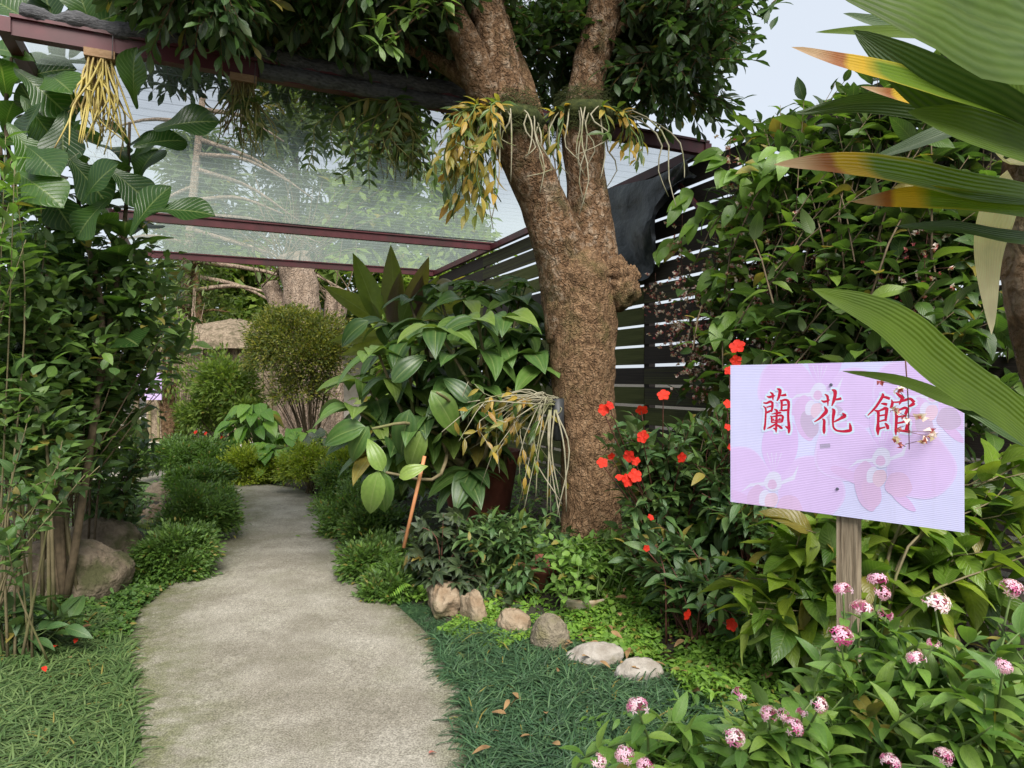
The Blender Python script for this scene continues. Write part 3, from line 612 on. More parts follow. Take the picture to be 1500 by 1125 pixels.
# main boughs that carry the outer crown
for a, b, c in ((P(690, -40, 4.85), V(-1.2, 4.9, 5.0), V(-2.1, 4.4, 4.3)), (P(690, -40, 4.85), V(-1.0, 4.4, 4.8), V(-1.75, 4.1, 4.0)), (P(900, -60, 5.3), V(1.1, 5.4, 4.9), V(1.35, 5.5, 4.2)), (P(660, -200, 4.8), V(0, 4.4, 5.6), V(.3, 4.0, 5.5)), (P(720, -30, 5.6), V(-.4, 6.2, 4.9), V(-1.0, 6.3, 4.7)), (P(930, -200, 5.4), V(1.4, 5.2, 5.5), V(2.0, 5.0, 5.3))):
    v, f = tube(spline([a, b, c], 14), [.06, .02], 7, .1, 6); mesh_obj('bough', v, f, MT['bark'], tree)
# sprigs of paler leaves in front of the crown
M = []
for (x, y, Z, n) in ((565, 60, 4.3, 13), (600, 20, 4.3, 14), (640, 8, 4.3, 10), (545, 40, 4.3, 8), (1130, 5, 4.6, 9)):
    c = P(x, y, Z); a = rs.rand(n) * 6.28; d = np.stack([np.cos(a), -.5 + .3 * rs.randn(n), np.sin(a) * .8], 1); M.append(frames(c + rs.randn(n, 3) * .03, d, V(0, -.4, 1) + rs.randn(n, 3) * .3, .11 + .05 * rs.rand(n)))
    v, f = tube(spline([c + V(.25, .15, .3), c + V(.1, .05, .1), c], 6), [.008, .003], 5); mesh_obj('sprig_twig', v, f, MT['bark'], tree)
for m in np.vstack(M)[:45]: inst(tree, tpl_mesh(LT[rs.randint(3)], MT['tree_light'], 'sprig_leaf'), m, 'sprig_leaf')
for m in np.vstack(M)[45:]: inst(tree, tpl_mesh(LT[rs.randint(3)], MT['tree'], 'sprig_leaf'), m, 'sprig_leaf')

# ------------------------------------------------------------------ orchids
OT = [leaf_tpl(.3, 'lance', 4, .18, .6, seed=i, twist=.3) for i in range(3)]
BL = [leaf_tpl(.03, 'blade', 3, .1, 1.2, seed=i) for i in range(3)]
def hang_cane(rs, c, az, out, drop, n=10, wob=.03):
    p = [np.asarray(c)]; h = V(math.cos(az), math.sin(az), 0); a = out
    w2 = V(*(rs.randn(3) * wob * 2)) * V(1, 1, .2); pts = [c, c + h * out * .5 + V(0, 0, .02), c + h * out + w2 * .6 + V(0, 0, -drop * .3), c + h * out * 1.05 - w2 * .3 + V(0, 0, -drop * .65), c + h * out * 1.12 + w2 + V(*(rs.randn(3) * wob)) + V(0, 0, -drop)]
    return spline(pts, n)
def orchid_on_limb(label, c, Rr, leafy, bare, seed, axis=V(0, 0, 1)):
    rs = np.random.RandomState(seed); c = np.asarray(c); root = thing('orchid_clump', label, 'orchid', c, 'orchids tied to the tree limbs')
    n = 2600; a = rs.rand(n) * 6.28; rad = Rr * (1.02 + .35 * rs.rand(n)); p = c + np.stack([np.cos(a) * rad, np.sin(a) * rad, (rs.rand(n) - .5) * .3], 1)
    d = np.stack([-np.sin(a), np.cos(a), rs.randn(n) * .7], 1) * np.sign(rs.randn(n))[:, None] + rs.randn(n, 3) * .4
    cloud('moss_band', BL, frames(p, d, np.stack([np.cos(a), np.sin(a), a * 0], 1), .08 + .06 * rs.rand(n)), MT['moss'], root, seed)
    pts_ = [c + V(math.cos(q) * Rr * 1.02, math.sin(q) * Rr * 1.02, 0) for q in np.linspace(0, 6.28, 20)]
    v, f = tube(pts_, .07, 8, .3, 12); mesh_obj('moss_wrap', v, f, MT['moss'], root)
    for az, out, drop, nl in leafy:
        q = hang_cane(rs, c + V(math.cos(az) * Rr, math.sin(az) * Rr, -.02), az, out, drop); v, f = tube(q, [.006, .004], 5); mesh_obj('cane', v, f, MT['greenstem'], root)
        tg = nrm(np.gradient(q, axis=0)); M = []
        for j in range(nl):
            t = .2 + .8 * j / nl; i = min(int(t * 9), 8); pp = q[i] + (q[i + 1] - q[i]) * (t * 9 - i); s = nrm(np.cross(tg[i], V(math.sin(j * 2.1), .3, math.cos(j * 1.3)))) * (1 if j % 2 else -1)
            M.append(frames(pp[None], (s * .8 + tg[i] * .7 + V(0, 0, -.25))[None], (V(0, -.5, .8) + rs.randn(3) * .3)[None], [.1 + .05 * rs.rand()])[0])
        for m in M: inst(root, tpl_mesh(OT[rs.randint(3)], MT['yel'] if rs.rand() < .72 else MT['orc'], 'leaf'), m, 'leaf')
    for az, out, drop in bare:
        q = hang_cane(rs, c + V(math.cos(az) * Rr, math.sin(az) * Rr, -.03), az, out, drop); v, f = tube(q, [.003, .0065, .003], 6); mesh_obj('bare_cane', v, f, MT['palecane'], root)
    return root
rs = np.random.RandomState(5); pi = math.pi
lf = [(-pi / 2 - .9 + rs.rand() * .9 - .5 * (k % 2), .12 + .28 * rs.rand(), .35 + .45 * rs.rand(), 15) for k in range(24)]
br = [(-pi / 2 + rs.randn() * .7, .06 + .12 * rs.rand(), .3 + .5 * rs.rand()) for k in range(13)]
orchid_on_limb('orchid on the leaning limb with long drooping canes of yellow leaves', P(743, 180, 5.02), .2, lf, br, 1)
lf = [(-pi / 2 + .2 + rs.rand() * 1.2, .1 + .2 * rs.rand(), .2 + .25 * rs.rand(), 9) for k in range(6)] + [(-pi / 2 - .6 - rs.rand() * .5, .1 + .1 * rs.rand(), .25 + .2 * rs.rand(), 9) for k in range(4)]
br = [(-pi / 2 + rs.randn() * .6, .05 + .1 * rs.rand(), .3 + .5 * rs.rand()) for k in range(13)] + [(-pi / 2 + 1.2, .45, .75), (-pi / 2 + 1.5, .55, .5), (-pi / 2 + 1.4, .38, .6)]
orchid_on_limb('orchid on the upright limb with pale bare canes and few yellow leaves', P(853, 172, 5.27), .185, lf, br, 2)
def beamp(px, dz=0.):
    r = (px - CX) / F; s = (F0 + FD * T1); s_ = (s[0] - r * s[1]) / (FN[0] - r * FN[1]); return fp(T1, s_, RZ + dz)
def hanging(label, px, n, length, spread, mat, seed, leafy=0, thin=.005, dz=0.):
    rs = np.random.RandomState(seed); c = beamp(px, -.075); root = thing('hanging_orchid', label, 'orchid', c, 'orchids hung from the roof beam')
    v, f = box(c, .17, .1, .05, [FN, FD, V(0, 0, 1)]); mesh_obj('wooden_block', v, f, MT['blockwood'], root, False)
    v, f = tube(spline([c + FN * .07 - FD * .058 + V(0, 0, -.03), c + FN * .075 - FD * .06 + V(0, 0, .1), c + FN * .07 + V(0, 0, .19)], 8), .003, 4); mesh_obj('hanging_wire', v, f, MT['wire'], root)
    for k in range(n):
        p0 = c + FN * rs.uniform(-.07, .07) + FD * rs.uniform(-.04, .04) - V(0, 0, .02); sp = FN * rs.randn() * spread + FD * rs.randn() * spread * .6; L = length * rs.uniform(.55, 1.05)
        pts = [p0, p0 + sp * .35 - V(0, 0, L * .3), p0 + sp * .8 - V(0, 0, L * .65) + rs.randn(3) * .02, p0 + sp * 1.0 - V(0, 0, L) + rs.randn(3) * .045]
        v, f = tube(spline(pts, 12), [thin, thin * 1.15, thin * .6], 5); mesh_obj('aerial_root' if not leafy else 'cane', v, f, MT[mat], root)
        if leafy and k % 2 == 0:
            q = spline(pts, 12)
            for j in range(leafy):
                i = 3 + (j * 8) // leafy; d = (q[i + 1] - q[i]); M = frames(q[i][None], (nrm(d) + V(*(rs.randn(3) * .7)))[None], rs.randn(1, 3) + V(0, 0, .5), [.09 + .05 * rs.rand()]); inst(root, tpl_mesh(OT[rs.randint(3)], MT['orc'], 'leaf'), M[0], 'leaf')
    # a tangle of fine white rootlets at the ends
    m = 90; p = c - V(0, 0, length * .9) + rs.randn(m, 3) * V(.07, .07, .1); cloud('rootlets', [leaf_tpl(.018, 'blade', 3, 0, .8)], frames(p, rs.randn(m, 3) + V(0, 0, -.8), rs.randn(m, 3), .09), MT['palecane'], root, seed)
    return root, c
hanging('orchid with thick yellow roots on a block under the fig leaves', 147, 42, .56, .1, 'root', 31, 0, .0062)
hanging('orchid with thin greenish canes on a block beside drooping tree leaves', 356, 46, .46, .1, 'root2', 32, 2, .0042)
hr, hc = hanging('dark leafy orchid mass hung under the black wrapped beam', 583, 60, .5, .13, 'root2', 33, 4, .004)
rs = np.random.RandomState(9)
for az, out, drop in ((pi + .1, .58, .5), (pi - .2, .34, .6), (pi + .3, .45, .4), (pi, .2, .62), (0.3, .16, .5), (-.2, .12, .55), (pi / 2 * 3, .15, .45)):     # arching leafy canes
    q = hang_cane(rs, hc + V(0, -.03, 0), az, out, drop, 14); v, f = tube(q, [.006, .003], 5); mesh_obj('cane', v, f, MT['root2'], hr); tg = nrm(np.gradient(q, axis=0))
    for j in range(22):
        i = 2 + j // 2; s = nrm(np.cross(tg[i], V(0, 1, 0))) * (1 if j % 2 else -1); M = frames(q[i][None], (s + tg[i] * .6 + V(0, -.1, -.1))[None], (V(0, -1, .3))[None], [.15 * (1 - .02 * j)]); inst(hr, tpl_mesh(OT[j % 3], MT['orc'], 'leaf'), M[0], 'leaf')
# orchid in a basket on the trunk
c = P(812, 590, 5.02); bo = thing('basket_orchid', 'orchid of arching pale canes and yellow leaves in a black basket on the trunk', 'orchid', c)
v, f = tube([c + V(.03, .02, -.28), c + V(.03, .02, -.27), c + V(.02, .02, .03)], [.03, .045, .055], 12); mesh_obj('basket', v, f, MT['blackplastic'], bo)
M = []
for k in range(44):
    a = rs.uniform(-.5, 1.5); L = rs.uniform(.2, .85); d = V(-math.cos(a * .9), -.15 + rs.randn() * .25, 0) * L
    dr = rs.uniform(-.12, .22) + max(-.3, a) * .3
    pts = spline([c + rs.randn(3) * .025, c + d * .4 + V(0, 0, .05 - dr * .1) + rs.randn(3) * .03, c + d * .75 + V(0, 0, -.02 - dr * .4) + rs.randn(3) * .06, c + d * 1. + V(0, 0, -dr - .05) + rs.randn(3) * .1], 10); v, f = tube(pts, [.004, .0045, .002], 5); mesh_obj('cane', v, f, MT['palecane'], bo)
    if k % 3 != 1:
        tg = nrm(np.gradient(pts, axis=0))
        for j in range(5): i = 5 + j; i = min(i, 9); M.append(frames(pts[i][None], (tg[i] * .8 + rs.randn(3) * .5 + V(0, 0, -.4))[None], V(0, -1, .5)[None] + rs.randn(1, 3) * .3, [.1 + .03 * rs.rand()])[0])
for m in M: inst(bo, tpl_mesh(OT[rs.randint(3)], MT['yel'] if rs.rand() < .8 else MT['orc'], 'leaf'), m, 'leaf')
for k in range(7):
    p0 = c + V(rs.uniform(-.12, .03), -.05, -.05); v, f = tube(spline([p0, p0 + V(rs.randn() * .06, -.02, -.3), p0 + V(rs.randn() * .1, -.03, -.62 - .2 * rs.rand())], 9), [.007, .004], 5); mesh_obj('hanging_root', v, f, MT['palecane'], bo)

# ------------------------------------------------------------------ boulders and stones
def rock(label, px, py, wpx, hpx, mat, seed, depth=.9, amp=.22, zb=None, cat='rock', sq=None, tilt=0., name='rock', group=None):
    z = 0.02 if zb is None else zb; b = G(px, py, z); Z = b[1]; rx = wpx * Z / F / 2; rz = hpx * Z / F / 2
    c = b + V(0, rx * depth * .5, rz * .5); o = lump(name, V(0, 0, 0), (rx, rx * depth, rz), mat, None, amp, 2.2, 64, seed, sq); o.location = tuple(c); o.rotation_euler = (0, tilt, seed * .3)
    return tag(o, label, cat, group)
rock('broad low brown boulder behind the cane stems beside the grass', 58, 893, 205, 122, 'rock_brown', 1, .7, .12, .0, 'boulder', name='boulder')
rock('rounded brown boulder partly covered by a clipped shrub', 138, 838, 104, 100, 'rock_brown', 2, .8, .12, .0, 'boulder', name='boulder')
rock('small round brown boulder beyond the pale stone', 234, 742, 50, 48, 'rock_brown', 3, .9, .12, .0, 'boulder', name='boulder')
rock('pale pointed stone wedged behind the clipped shrubs', 222, 775, 44, 46, 'rock_tan', 4, .8, .3, .0)
rock('mossy green stone among the ferns', 182, 775, 60, 32, 'moss', 5, .9, .2, .0)
rock('flat tan slab rock under the begonia', 650, 893, 88, 50, 'rock_tan', 6, .5, .2, .02, sq=.7)
rock('upright tan slab rock leaning by the bright clover', 692, 915, 58, 60, 'rock_tan', 7, .45, .2, .02, sq=.75, tilt=.3)
rock('small tan stone between slab rock and round stone', 752, 930, 58, 48, 'rock_tan', 8, .7, .2, .03)
rock('round speckled stone at the edge of the dark grass', 806, 958, 60, 72, 'rock', 9, .8, .07, .03)
rock('long flat grey stone lying beside the dark grass', 872, 980, 88, 44, 'rock_pale', 10, .5, .1, .03, tilt=.2)
rock('pale angular stone at the end of the stone row', 938, 1002, 72, 44, 'rock_pale', 11, .6, .17, .03)
rock('orange brown boulder among the red flowers far down the path', 308, 668, 60, 44, 'rock_tan', 12, .8, .15, .1, 'boulder', name='boulder')
rock('flat tan stone behind the lime green shrubs', 474, 676, 46, 22, 'rock_tan', 13, .8, .15, .1)
rock('grey boulder beside the thin multi stemmed tree', 283, 655, 36, 40, 'rock_pale', 14, .8, .15, .1, 'boulder', name='boulder')
rock('pale block of stone in the shade under the sign', 1075, 800, 50, 46, 'rock', 15, .7, .1, .2, sq=.6)

# ------------------------------------------------------------------ sign
SL, SR = (1070, 535, 735), (1412, 527, 780); ZL, ZR = 3.06, 2.412
A0, A1 = P(SL[0], SL[1], ZL), P(SL[0], SL[2], ZL); B0, B1 = P(SR[0], SR[1], ZR), P(SR[0], SR[2], ZR)
sx = nrm((B1 - A1) * V(1, 1, 0)); sn = V(sx[1], -sx[0], 0); sn = sn if sn[1] < 0 else -sn
PB = (P(1240, 760, 2.72)); post_t = np.dot(PB - A1, sx); pc = A1 + sx * post_t; pb = V(pc[0], pc[1], gz(pc[0], pc[1]) - .05) - sn * .03
sign = thing('orchid_sign', 'pale lilac orchid sign with three red Chinese characters on a wooden post', 'sign', pb)
TH = .006
def onboard(px, py, lift=0.):
    d = P(px, py, 1.) - V(0, 0, CAMZ); o = V(0, 0, CAMZ); t = np.dot(A1 - o, sn) / np.dot(d, sn); return o + d * t + sn * lift
q = [A0, A1, B1, B0]; vs_ = [p + sn * 0 for p in q] + [p - sn * TH for p in q]
bo_ = mesh_obj('board', vs_, [(0, 1, 2, 3), (7, 6, 5, 4), (0, 4, 5, 1), (1, 5, 6, 2), (2, 6, 7, 3), (3, 7, 4, 0)], flat_m('sign_board', (208, 207, 243), corr=True), sign, False)
ptop = pc + V(0, 0, .42); pd = nrm(ptop - pb)
v, f = box((pb + V(pc[0], pc[1], 1.5) - sn * .03) / 2 - sn * .015, .078, .05, 1.5 - pb[2], [sx, sn, V(0, 0, 1)]); mesh_obj('post', v, f, MT['wood'], sign, False)
def clip(poly):
    """clip a photo-pixel polygon to the board outline"""
    rect = [(1070, 535), (1071, 735), (1411.5, 779.5), (1411.5, 527.5)]; c = V(1240, 640)
    for i in range(4):
        a, b = np.array(rect[i]), np.array(rect[(i + 1) % 4]); nn = V(-(b - a)[1], (b - a)[0]); nn = nn if np.dot(nn, c - a) > 0 else -nn; out = []
        for k in range(len(poly)):
            p, q_ = np.array(poly[k]), np.array(poly[(k + 1) % len(poly)]); dp, dq = np.dot(nn, p - a), np.dot(nn, q_ - a)
            if dp >= 0: out.append(p)
            if dp * dq < 0: out.append(p + (q_ - p) * dp / (dp - dq))
        poly = out
        if len(poly) < 3: return []
    return poly
layer = [0]
def print_poly(name, polys, mat):
    layer[0] += 1; vs_, fs = [], []
    for pl in polys:
        pl = clip(pl)
        if len(pl) < 3: continue
        fs.append(tuple(range(len(vs_), len(vs_) + len(pl)))); vs_ += [onboard(x, y, .000015 * layer[0]) for x, y in pl]
    return mesh_obj(name, vs_, fs, mat, bo_, False, flat_off=off(sign))
Zc = lambda x, y: (1050 + x / 3.749, 500 + y / 3.749)
def elp(cx, cy, rx, ry, rot=0., n=40, wob=.04, k=0, egg=0.):
    out = []
    for i in range(n):
        a = 2 * pi * i / n; r = 1 + wob * math.sin(3 * a + k) + wob * .6 * math.sin(5 * a + 2 * k); x, y = rx * math.cos(a) * r * (1 + egg * math.sin(a)), ry * math.sin(a) * r
        out.append(Zc(cx + x * math.cos(rot) - y * math.sin(rot), cy + x * math.sin(rot) + y * math.cos(rot)))
    return out
pm = {k: flat_m('print_' + k, c) for k, c in dict(lilac=(214, 190, 236), deep=(212, 186, 235), edge=(216, 198, 240), pinkish=(213, 184, 229), pale=(215, 212, 238), lip=(211, 182, 222), grey=(196, 178, 210), spot=(220, 194, 218), halo=(207, 221, 248), red=(190, 30, 62), tape=(172, 160, 190), screw=(90, 90, 105), blush=(214, 184, 222)).items()}
for (cx, cy, s, gr) in ((560, 280, 1., True), (1190, 290, 1., True), (310, 770, 1.05, False), (905, 640, 1.1, False)):
    print_poly('petal_print', [elp(cx - 175 * s, cy - 30 * s, 165 * s, 150 * s, .2, k=1)], pm['edge'])
    print_poly('petal_print', [elp(cx - 172 * s, cy - 30 * s, 156 * s, 142 * s, .2, k=1)], pm['lilac'])
    print_poly('petal_print', [elp(cx + 195 * s, cy + 40 * s, 178 * s, 170 * s, .5, k=2)], pm['edge'])
    print_poly('petal_print', [elp(cx + 193 * s, cy + 40 * s, 170 * s, 162 * s, .5, k=2)], pm['lilac'])
    print_poly('petal_print', [elp(cx + 35 * s, cy - 190 * s, 95 * s, 150 * s, .1, k=3)], pm['deep'])
    print_poly('petal_print', [elp(cx - 150 * s, cy + 95 * s, 120 * s, 26 * s, .45, k=1), elp(cx + 110 * s, cy + 215 * s, 75 * s, 24 * s, .7, k=1)], pm['pinkish'])
    print_poly('petal_vein_print', [[Zc(cx + 5, cy - 40), Zc(cx + 4 + dx, cy - 150 * s), Zc(cx + 8 + dx, cy - 150 * s)] for dx in (-40, -15, 12, 40)], pm['pale'])
    print_poly('petal_vein_print', [[Zc(cx - 40, cy), Zc(cx - 120 * s, cy + 10 * s), Zc(cx - 170 * s, cy + 55 * s), Zc(cx - 120 * s, cy + 26 * s), Zc(cx - 40, cy + 22)], [Zc(cx + 40, cy), Zc(cx + 100 * s, cy - 30 * s), Zc(cx + 135 * s, cy - 90 * s), Zc(cx + 112 * s, cy - 10 * s), Zc(cx + 40, cy + 18)]], pm['pale'])
    print_poly('lip_print', [elp(cx - 75 * s, cy + 140 * s, 58 * s, 125 * s, -.15, k=4)], pm['lip'] if not gr else pm['pinkish'])
    print_poly('lip_print', [elp(cx - 50 * s, cy + 175 * s, 48 * s, 75 * s, -.3, k=2), elp(cx + 85 * s, cy + 135 * s, 68 * s, 62 * s, .4, k=1)], pm['grey'] if gr else pm['blush'])
    print_poly('lip_print', [elp(cx - 45 * s, cy + 85 * s, 30 * s, 42 * s, .3, k=2)], pm['pale'])
    print_poly('lip_print', [elp(cx - 10 * s, cy + 100 * s, 34 * s, 44 * s, .3, k=4)], pm['spot'])
    print_poly('column_print', [elp(cx, cy, 46 * s, 52 * s, .2)], pm['pale']); print_poly('column_print', [elp(cx - 5, cy + 16, 24 * s, 26 * s)], pm['blush'])
CH = [((1110, 560), [[(255, 200, 12), (305, 245, 45), (310, 300, 40), (318, 370, 10)], [(185, 290, 10), (240, 305, 42), (300, 290, 40), (365, 275, 12)], [(395, 130, 15), (455, 160, 60), (455, 230, 60), (430, 320, 45), (395, 385, 20)], [(480, 275, 25), (540, 265, 45), (590, 255, 50)],
  [(115, 420, 20), (180, 430, 35), (250, 400, 45), (300, 410, 45)], [(300, 400, 45), (305, 480, 45), (295, 560, 40), (285, 615, 15)], [(180, 515, 22), (290, 490, 32)], [(115, 490, 15), (160, 530, 30), (170, 600, 32), (163, 720, 35), (155, 850, 35), (140, 950, 40), (140, 990, 12)], [(180, 625, 36), (240, 600, 38), (290, 570, 25)],
  [(460, 370, 20), (490, 390, 45), (495, 470, 40), (490, 580, 35)], [(480, 385, 35), (570, 360, 42), (640, 390, 52)], [(630, 385, 60), (640, 480, 50), (630, 600, 48), (630, 750, 45), (645, 900, 55), (645, 1000, 50), (638, 1055, 15)], [(565, 905, 10), (610, 930, 45), (640, 950, 50)], [(500, 475, 24), (600, 460, 28)], [(440, 575, 12), (520, 582, 32), (610, 572, 36)],
  [(285, 655, 10), (370, 640, 30), (450, 625, 46), (490, 628, 15)], [(340, 550, 12), (395, 590, 46), (390, 700, 42), (385, 850, 42), (380, 960, 42), (380, 1035, 12)], [(315, 940, 10), (350, 955, 30), (375, 980, 30)], [(260, 695, 15), (285, 720, 32), (290, 835, 25)], [(275, 718, 24), (400, 692, 26), (480, 682, 40), (530, 710, 28)], [(522, 700, 44), (512, 760, 44), (500, 825, 36)], [(290, 828, 22), (400, 818, 26), (500, 818, 30)], [(310, 748, 18), (345, 790, 24)], [(470, 735, 20), (430, 775, 24)], [(405, 780, 24), (500, 775, 26)], [(300, 785, 14), (370, 780, 20)],
  [(385, 850, 30), (310, 895, 35), (240, 935, 30), (190, 950, 10)], [(390, 870, 25), (450, 910, 45), (490, 940, 46), (515, 935, 15)]]),
 ((1190, 560), [[(255, 245, 12), (310, 285, 45), (320, 350, 42), (322, 490, 10)], [(185, 372, 10), (240, 400, 40), (310, 385, 35), (365, 358, 12)], [(400, 150, 15), (465, 185, 70), (468, 270, 65), (445, 370, 60), (400, 490, 15)], [(480, 358, 30), (550, 345, 45), (600, 330, 46)], [(245, 495, 12), (290, 590, 70), (220, 680, 60), (130, 760, 35), (40, 815, 15)],
  [(205, 750, 15), (245, 790, 50), (242, 900, 55), (242, 1000, 58), (242, 1065, 15)], [(405, 540, 15), (445, 590, 65), (432, 700, 55), (425, 830, 35), (440, 930, 35), (500, 990, 35), (620, 1010, 45), (740, 1000, 60), (810, 985, 40)], [(770, 835, 12), (785, 920, 56), (795, 1000, 50)], [(620, 630, 15), (665, 690, 75), (590, 740, 50), (500, 790, 35), (445, 815, 20)]]),
 ((1265, 565), [[(385, 155, 20), (400, 205, 55), (340, 310, 50), (260, 430, 45), (180, 520, 35), (85, 615, 12)], [(410, 230, 40), (480, 245, 50), (545, 270, 50)], [(360, 365, 12), (430, 375, 50), (490, 390, 48)], [(225, 505, 15), (300, 540, 55), (305, 650, 52), (300, 780, 50), (295, 900, 75), (300, 1020, 15)], [(300, 525, 30), (390, 490, 40), (450, 465, 60), (510, 490, 45)], [(482, 480, 66), (470, 580, 58), (455, 730, 42)],
  [(330, 620, 28), (450, 600, 28)], [(330, 735, 28), (455, 700, 32)], [(440, 765, 20), (490, 830, 66), (505, 900, 45)], [(310, 890, 50), (380, 870, 30), (450, 850, 25)], [(660, 140, 15), (740, 200, 60), (800, 250, 72), (770, 320, 50), (735, 390, 15)], [(575, 285, 15), (595, 350, 50), (580, 420, 55), (560, 465, 46)], [(600, 340, 25), (720, 335, 30), (850, 300, 45), (960, 270, 50), (1050, 345, 60)], [(1050, 350, 60), (1010, 385, 66), (930, 430, 30)],
  [(620, 465, 15), (670, 500, 65), (680, 640, 60), (672, 800, 52), (665, 930, 50), (668, 1025, 12)], [(690, 510, 30), (780, 480, 40), (860, 455, 50), (940, 490, 36)], [(912, 480, 66), (860, 595, 56)], [(710, 640, 28), (800, 630, 36), (890, 615, 46)], [(700, 770, 30), (790, 755, 35), (860, 735, 50), (950, 760, 46)], [(922, 770, 76), (880, 920, 66)], [(690, 925, 30), (800, 930, 40), (960, 945, 56)]])]
def stroke_mesh(strokes, o, extra, lift):
    parts = []
    for st in strokes:
        a = spline([(x, y, w_) for x, y, w_ in st], max(8, 5 * len(st))); tg = nrm(np.gradient(a[:, :2], axis=0)); nn = np.stack([-tg[:, 1], tg[:, 0]], 1); wd = (np.maximum(a[:, 2], 6) + (extra if extra else 7))[:, None] / 2
        c = a[:, :2]
        if extra: c = np.vstack([c[0] - tg[0] * extra / 3, c[1:-1], c[-1] + tg[-1] * extra / 3])
        l_, r_ = c + nn * wd, c - nn * wd; vs_ = []
        lift += .000002
        for p, q_ in zip(l_, r_): vs_ += [onboard(o[0] + p[0] / 14.06, o[1] + p[1] / 14.06, lift), onboard(o[0] + q_[0] / 14.06, o[1] + q_[1] / 14.06, lift)]
        parts.append((vs_, [(2 * i, 2 * i + 1, 2 * i + 3, 2 * i + 2) for i in range(len(c) - 1)]))
    return join(parts)
base_l = .000015 * (layer[0] + 1)
for o, st in CH:
    v, f = stroke_mesh(st, o, 95, base_l); mesh_obj('character_halo', v, f, pm['halo'], bo_, False, flat_off=off(sign))
for o, st in CH:
    v, f = stroke_mesh(st, o, 0, base_l + .00008); mesh_obj('character', v, f, pm['red'], bo_, False, flat_off=off(sign))
layer[0] = int((base_l + .0002) / .000015) + 1
print_poly('tape_patch', [[(1201, 650.5), (1216, 649.5), (1216.5, 655.5), (1201.5, 657)]], pm['tape'])
for (x, y) in ((1217.5, 563.5), (1226.8, 716)):
    c = onboard(x, y, 0); v, f = tube([c, c + sn * (base_l + .004)], [.0065, .005], 10); mesh_obj('screw', v, f, pm['screw'], bo_, False, flat_off=off(sign))

# ------------------------------------------------------------------ dracaena in front on the right
DT = P(1640, 1120, 1.1); DT[2] = gz(DT[0], DT[1]) - .02; drac = thing('dracaena', 'tall dracaena with broad striped strap leaves and browned tips beside the sign', 'plant', DT)
tp = spline([DT, P(1620, 900, 1.12), P(1560, 640, 1.12), P(1512, 450, 1.12), P(1502, 300, 1.12), P(1510, 150, 1.1), P(1540, 20, 1.1)], 44)
v, f = tube(tp, [.05, .042, .038, .036, .034, .03, .02], 18, .10, 14); mesh_obj('trunk', v, f, MT['bark_pale'], drac)
def strap(pts, zs, wpx, mat, nrmh, fold=.25, n=22, shape='lance', ac=6, rip=0.):
    """leaf from photo pixels: base first; width in metres from pixels at mean distance"""
    c = spline([P(x, y, z) for (x, y), z in zip(pts, zs)], n + 1); W = 1.3 * wpx * np.mean(zs) / F; t = np.linspace(0, 1, n + 1); tg = nrm(np.gradient(c, axis=0)); s = nrm(np.cross(tg, np.asarray(nrmh, float))); nn = np.cross(s, tg)
    prof = np.clip(np.sin(np.pi * (.22 + .78 * t)), 0, 1) ** .72; vs_, uv = [], []
    for i in range(n + 1):
        for k in range(ac + 1):
            u = -1 + 2 * k / ac; wd = max(prof[i], .015) * W / 2; vs_.append(c[i] + s[i] * u * wd + nn[i] * (abs(u) * fold * wd + rip * W * math.sin(t[i] * 9 + u * 2) * abs(u))); uv.append((.5 + u / 2, t[i]))
    fs = [(i * (ac + 1) + k, i * (ac + 1) + k + 1, (i + 1) * (ac + 1) + k + 1, (i + 1) * (ac + 1) + k) for i in range(n) for k in range(ac)]
    vs_ = [p + V(*[.07 * W * noise.noise(Vector(p * 7) + Vector((j * 9, wpx, 0))) for j in range(3)]) + V(0, 0, .012 * W * noise.noise(Vector(p * 40))) for p in vs_]
    return mesh_obj('leaf', vs_, fs, MT[mat], drac, True, uv)
U = (0, -.9, .45)
strap([(1640, 130), (1500, 45), (1370, 10), (1185, -45)], [.95, .78, .72, .72], 190, 'drac', (0, -1, .3), .12, 30, ac=10)
strap([(1560, 230), (1450, 165), (1350, 115), (1250, 45)], [1.05, 1., .98, .98], 62, 'drac_dark', (0, -.8, -.6))
strap([(1530, 190), (1430, 150), (1330, 120), (1240, 95), (1158, 70)], [1.08, 1., .97, .95, .95], 46, 'drac_tip', (0, -.8, .5))
strap([(1480, 190), (1400, 165), (1330, 145), (1262, 126)], [1.1, 1.08, 1.05, 1.05], 26, 'drac_tip', U)
strap([(1500, 200), (1380, 160), (1270, 150), (1165, 165)], [1.15, 1.15, 1.15, 1.15], 30, 'drac_dark', (0, -.8, -.6), rip=.08)
strap([(1600, 260), (1500, 220), (1420, 192), (1330, 163)], [.9, .8, .75, .74], 82, 'drac', (0, -.9, .5), .2)
strap([(1600, 300), (1450, 285), (1330, 258), (1230, 243), (1135, 240)], [.98, .88, .84, .82, .82], 54, 'drac_tip', (0, -.85, .6), .25)
strap([(1600, 320), (1450, 300), (1340, 288), (1243, 294)], [.95, .85, .83, .83], 30, 'drac_tip', (0, -.9, .3), .1, rip=.1)
strap([(1600, 360), (1480, 350), (1400, 335), (1310, 332)], [.95, .88, .85, .85], 26, 'drac_dark', (0, -.8, .6))
strap([(1620, 720), (1480, 615), (1380, 540), (1290, 470), (1186, 421)], [.98, .84, .78, .77, .77], 72, 'drac', (0, -.95, .5), .22, 26, ac=8)
strap([(1620, 640), (1480, 598), (1400, 588), (1320, 560), (1234, 544)], [1.0, .95, .95, .95, .95], 24, 'drac', (0, -.8, .6), .3)
strap([(1640, 640), (1510, 640), (1430, 600), (1380, 585)], [1.0, .95, .95, .98], 40, 'drac_dark', (0, -.8, .5))
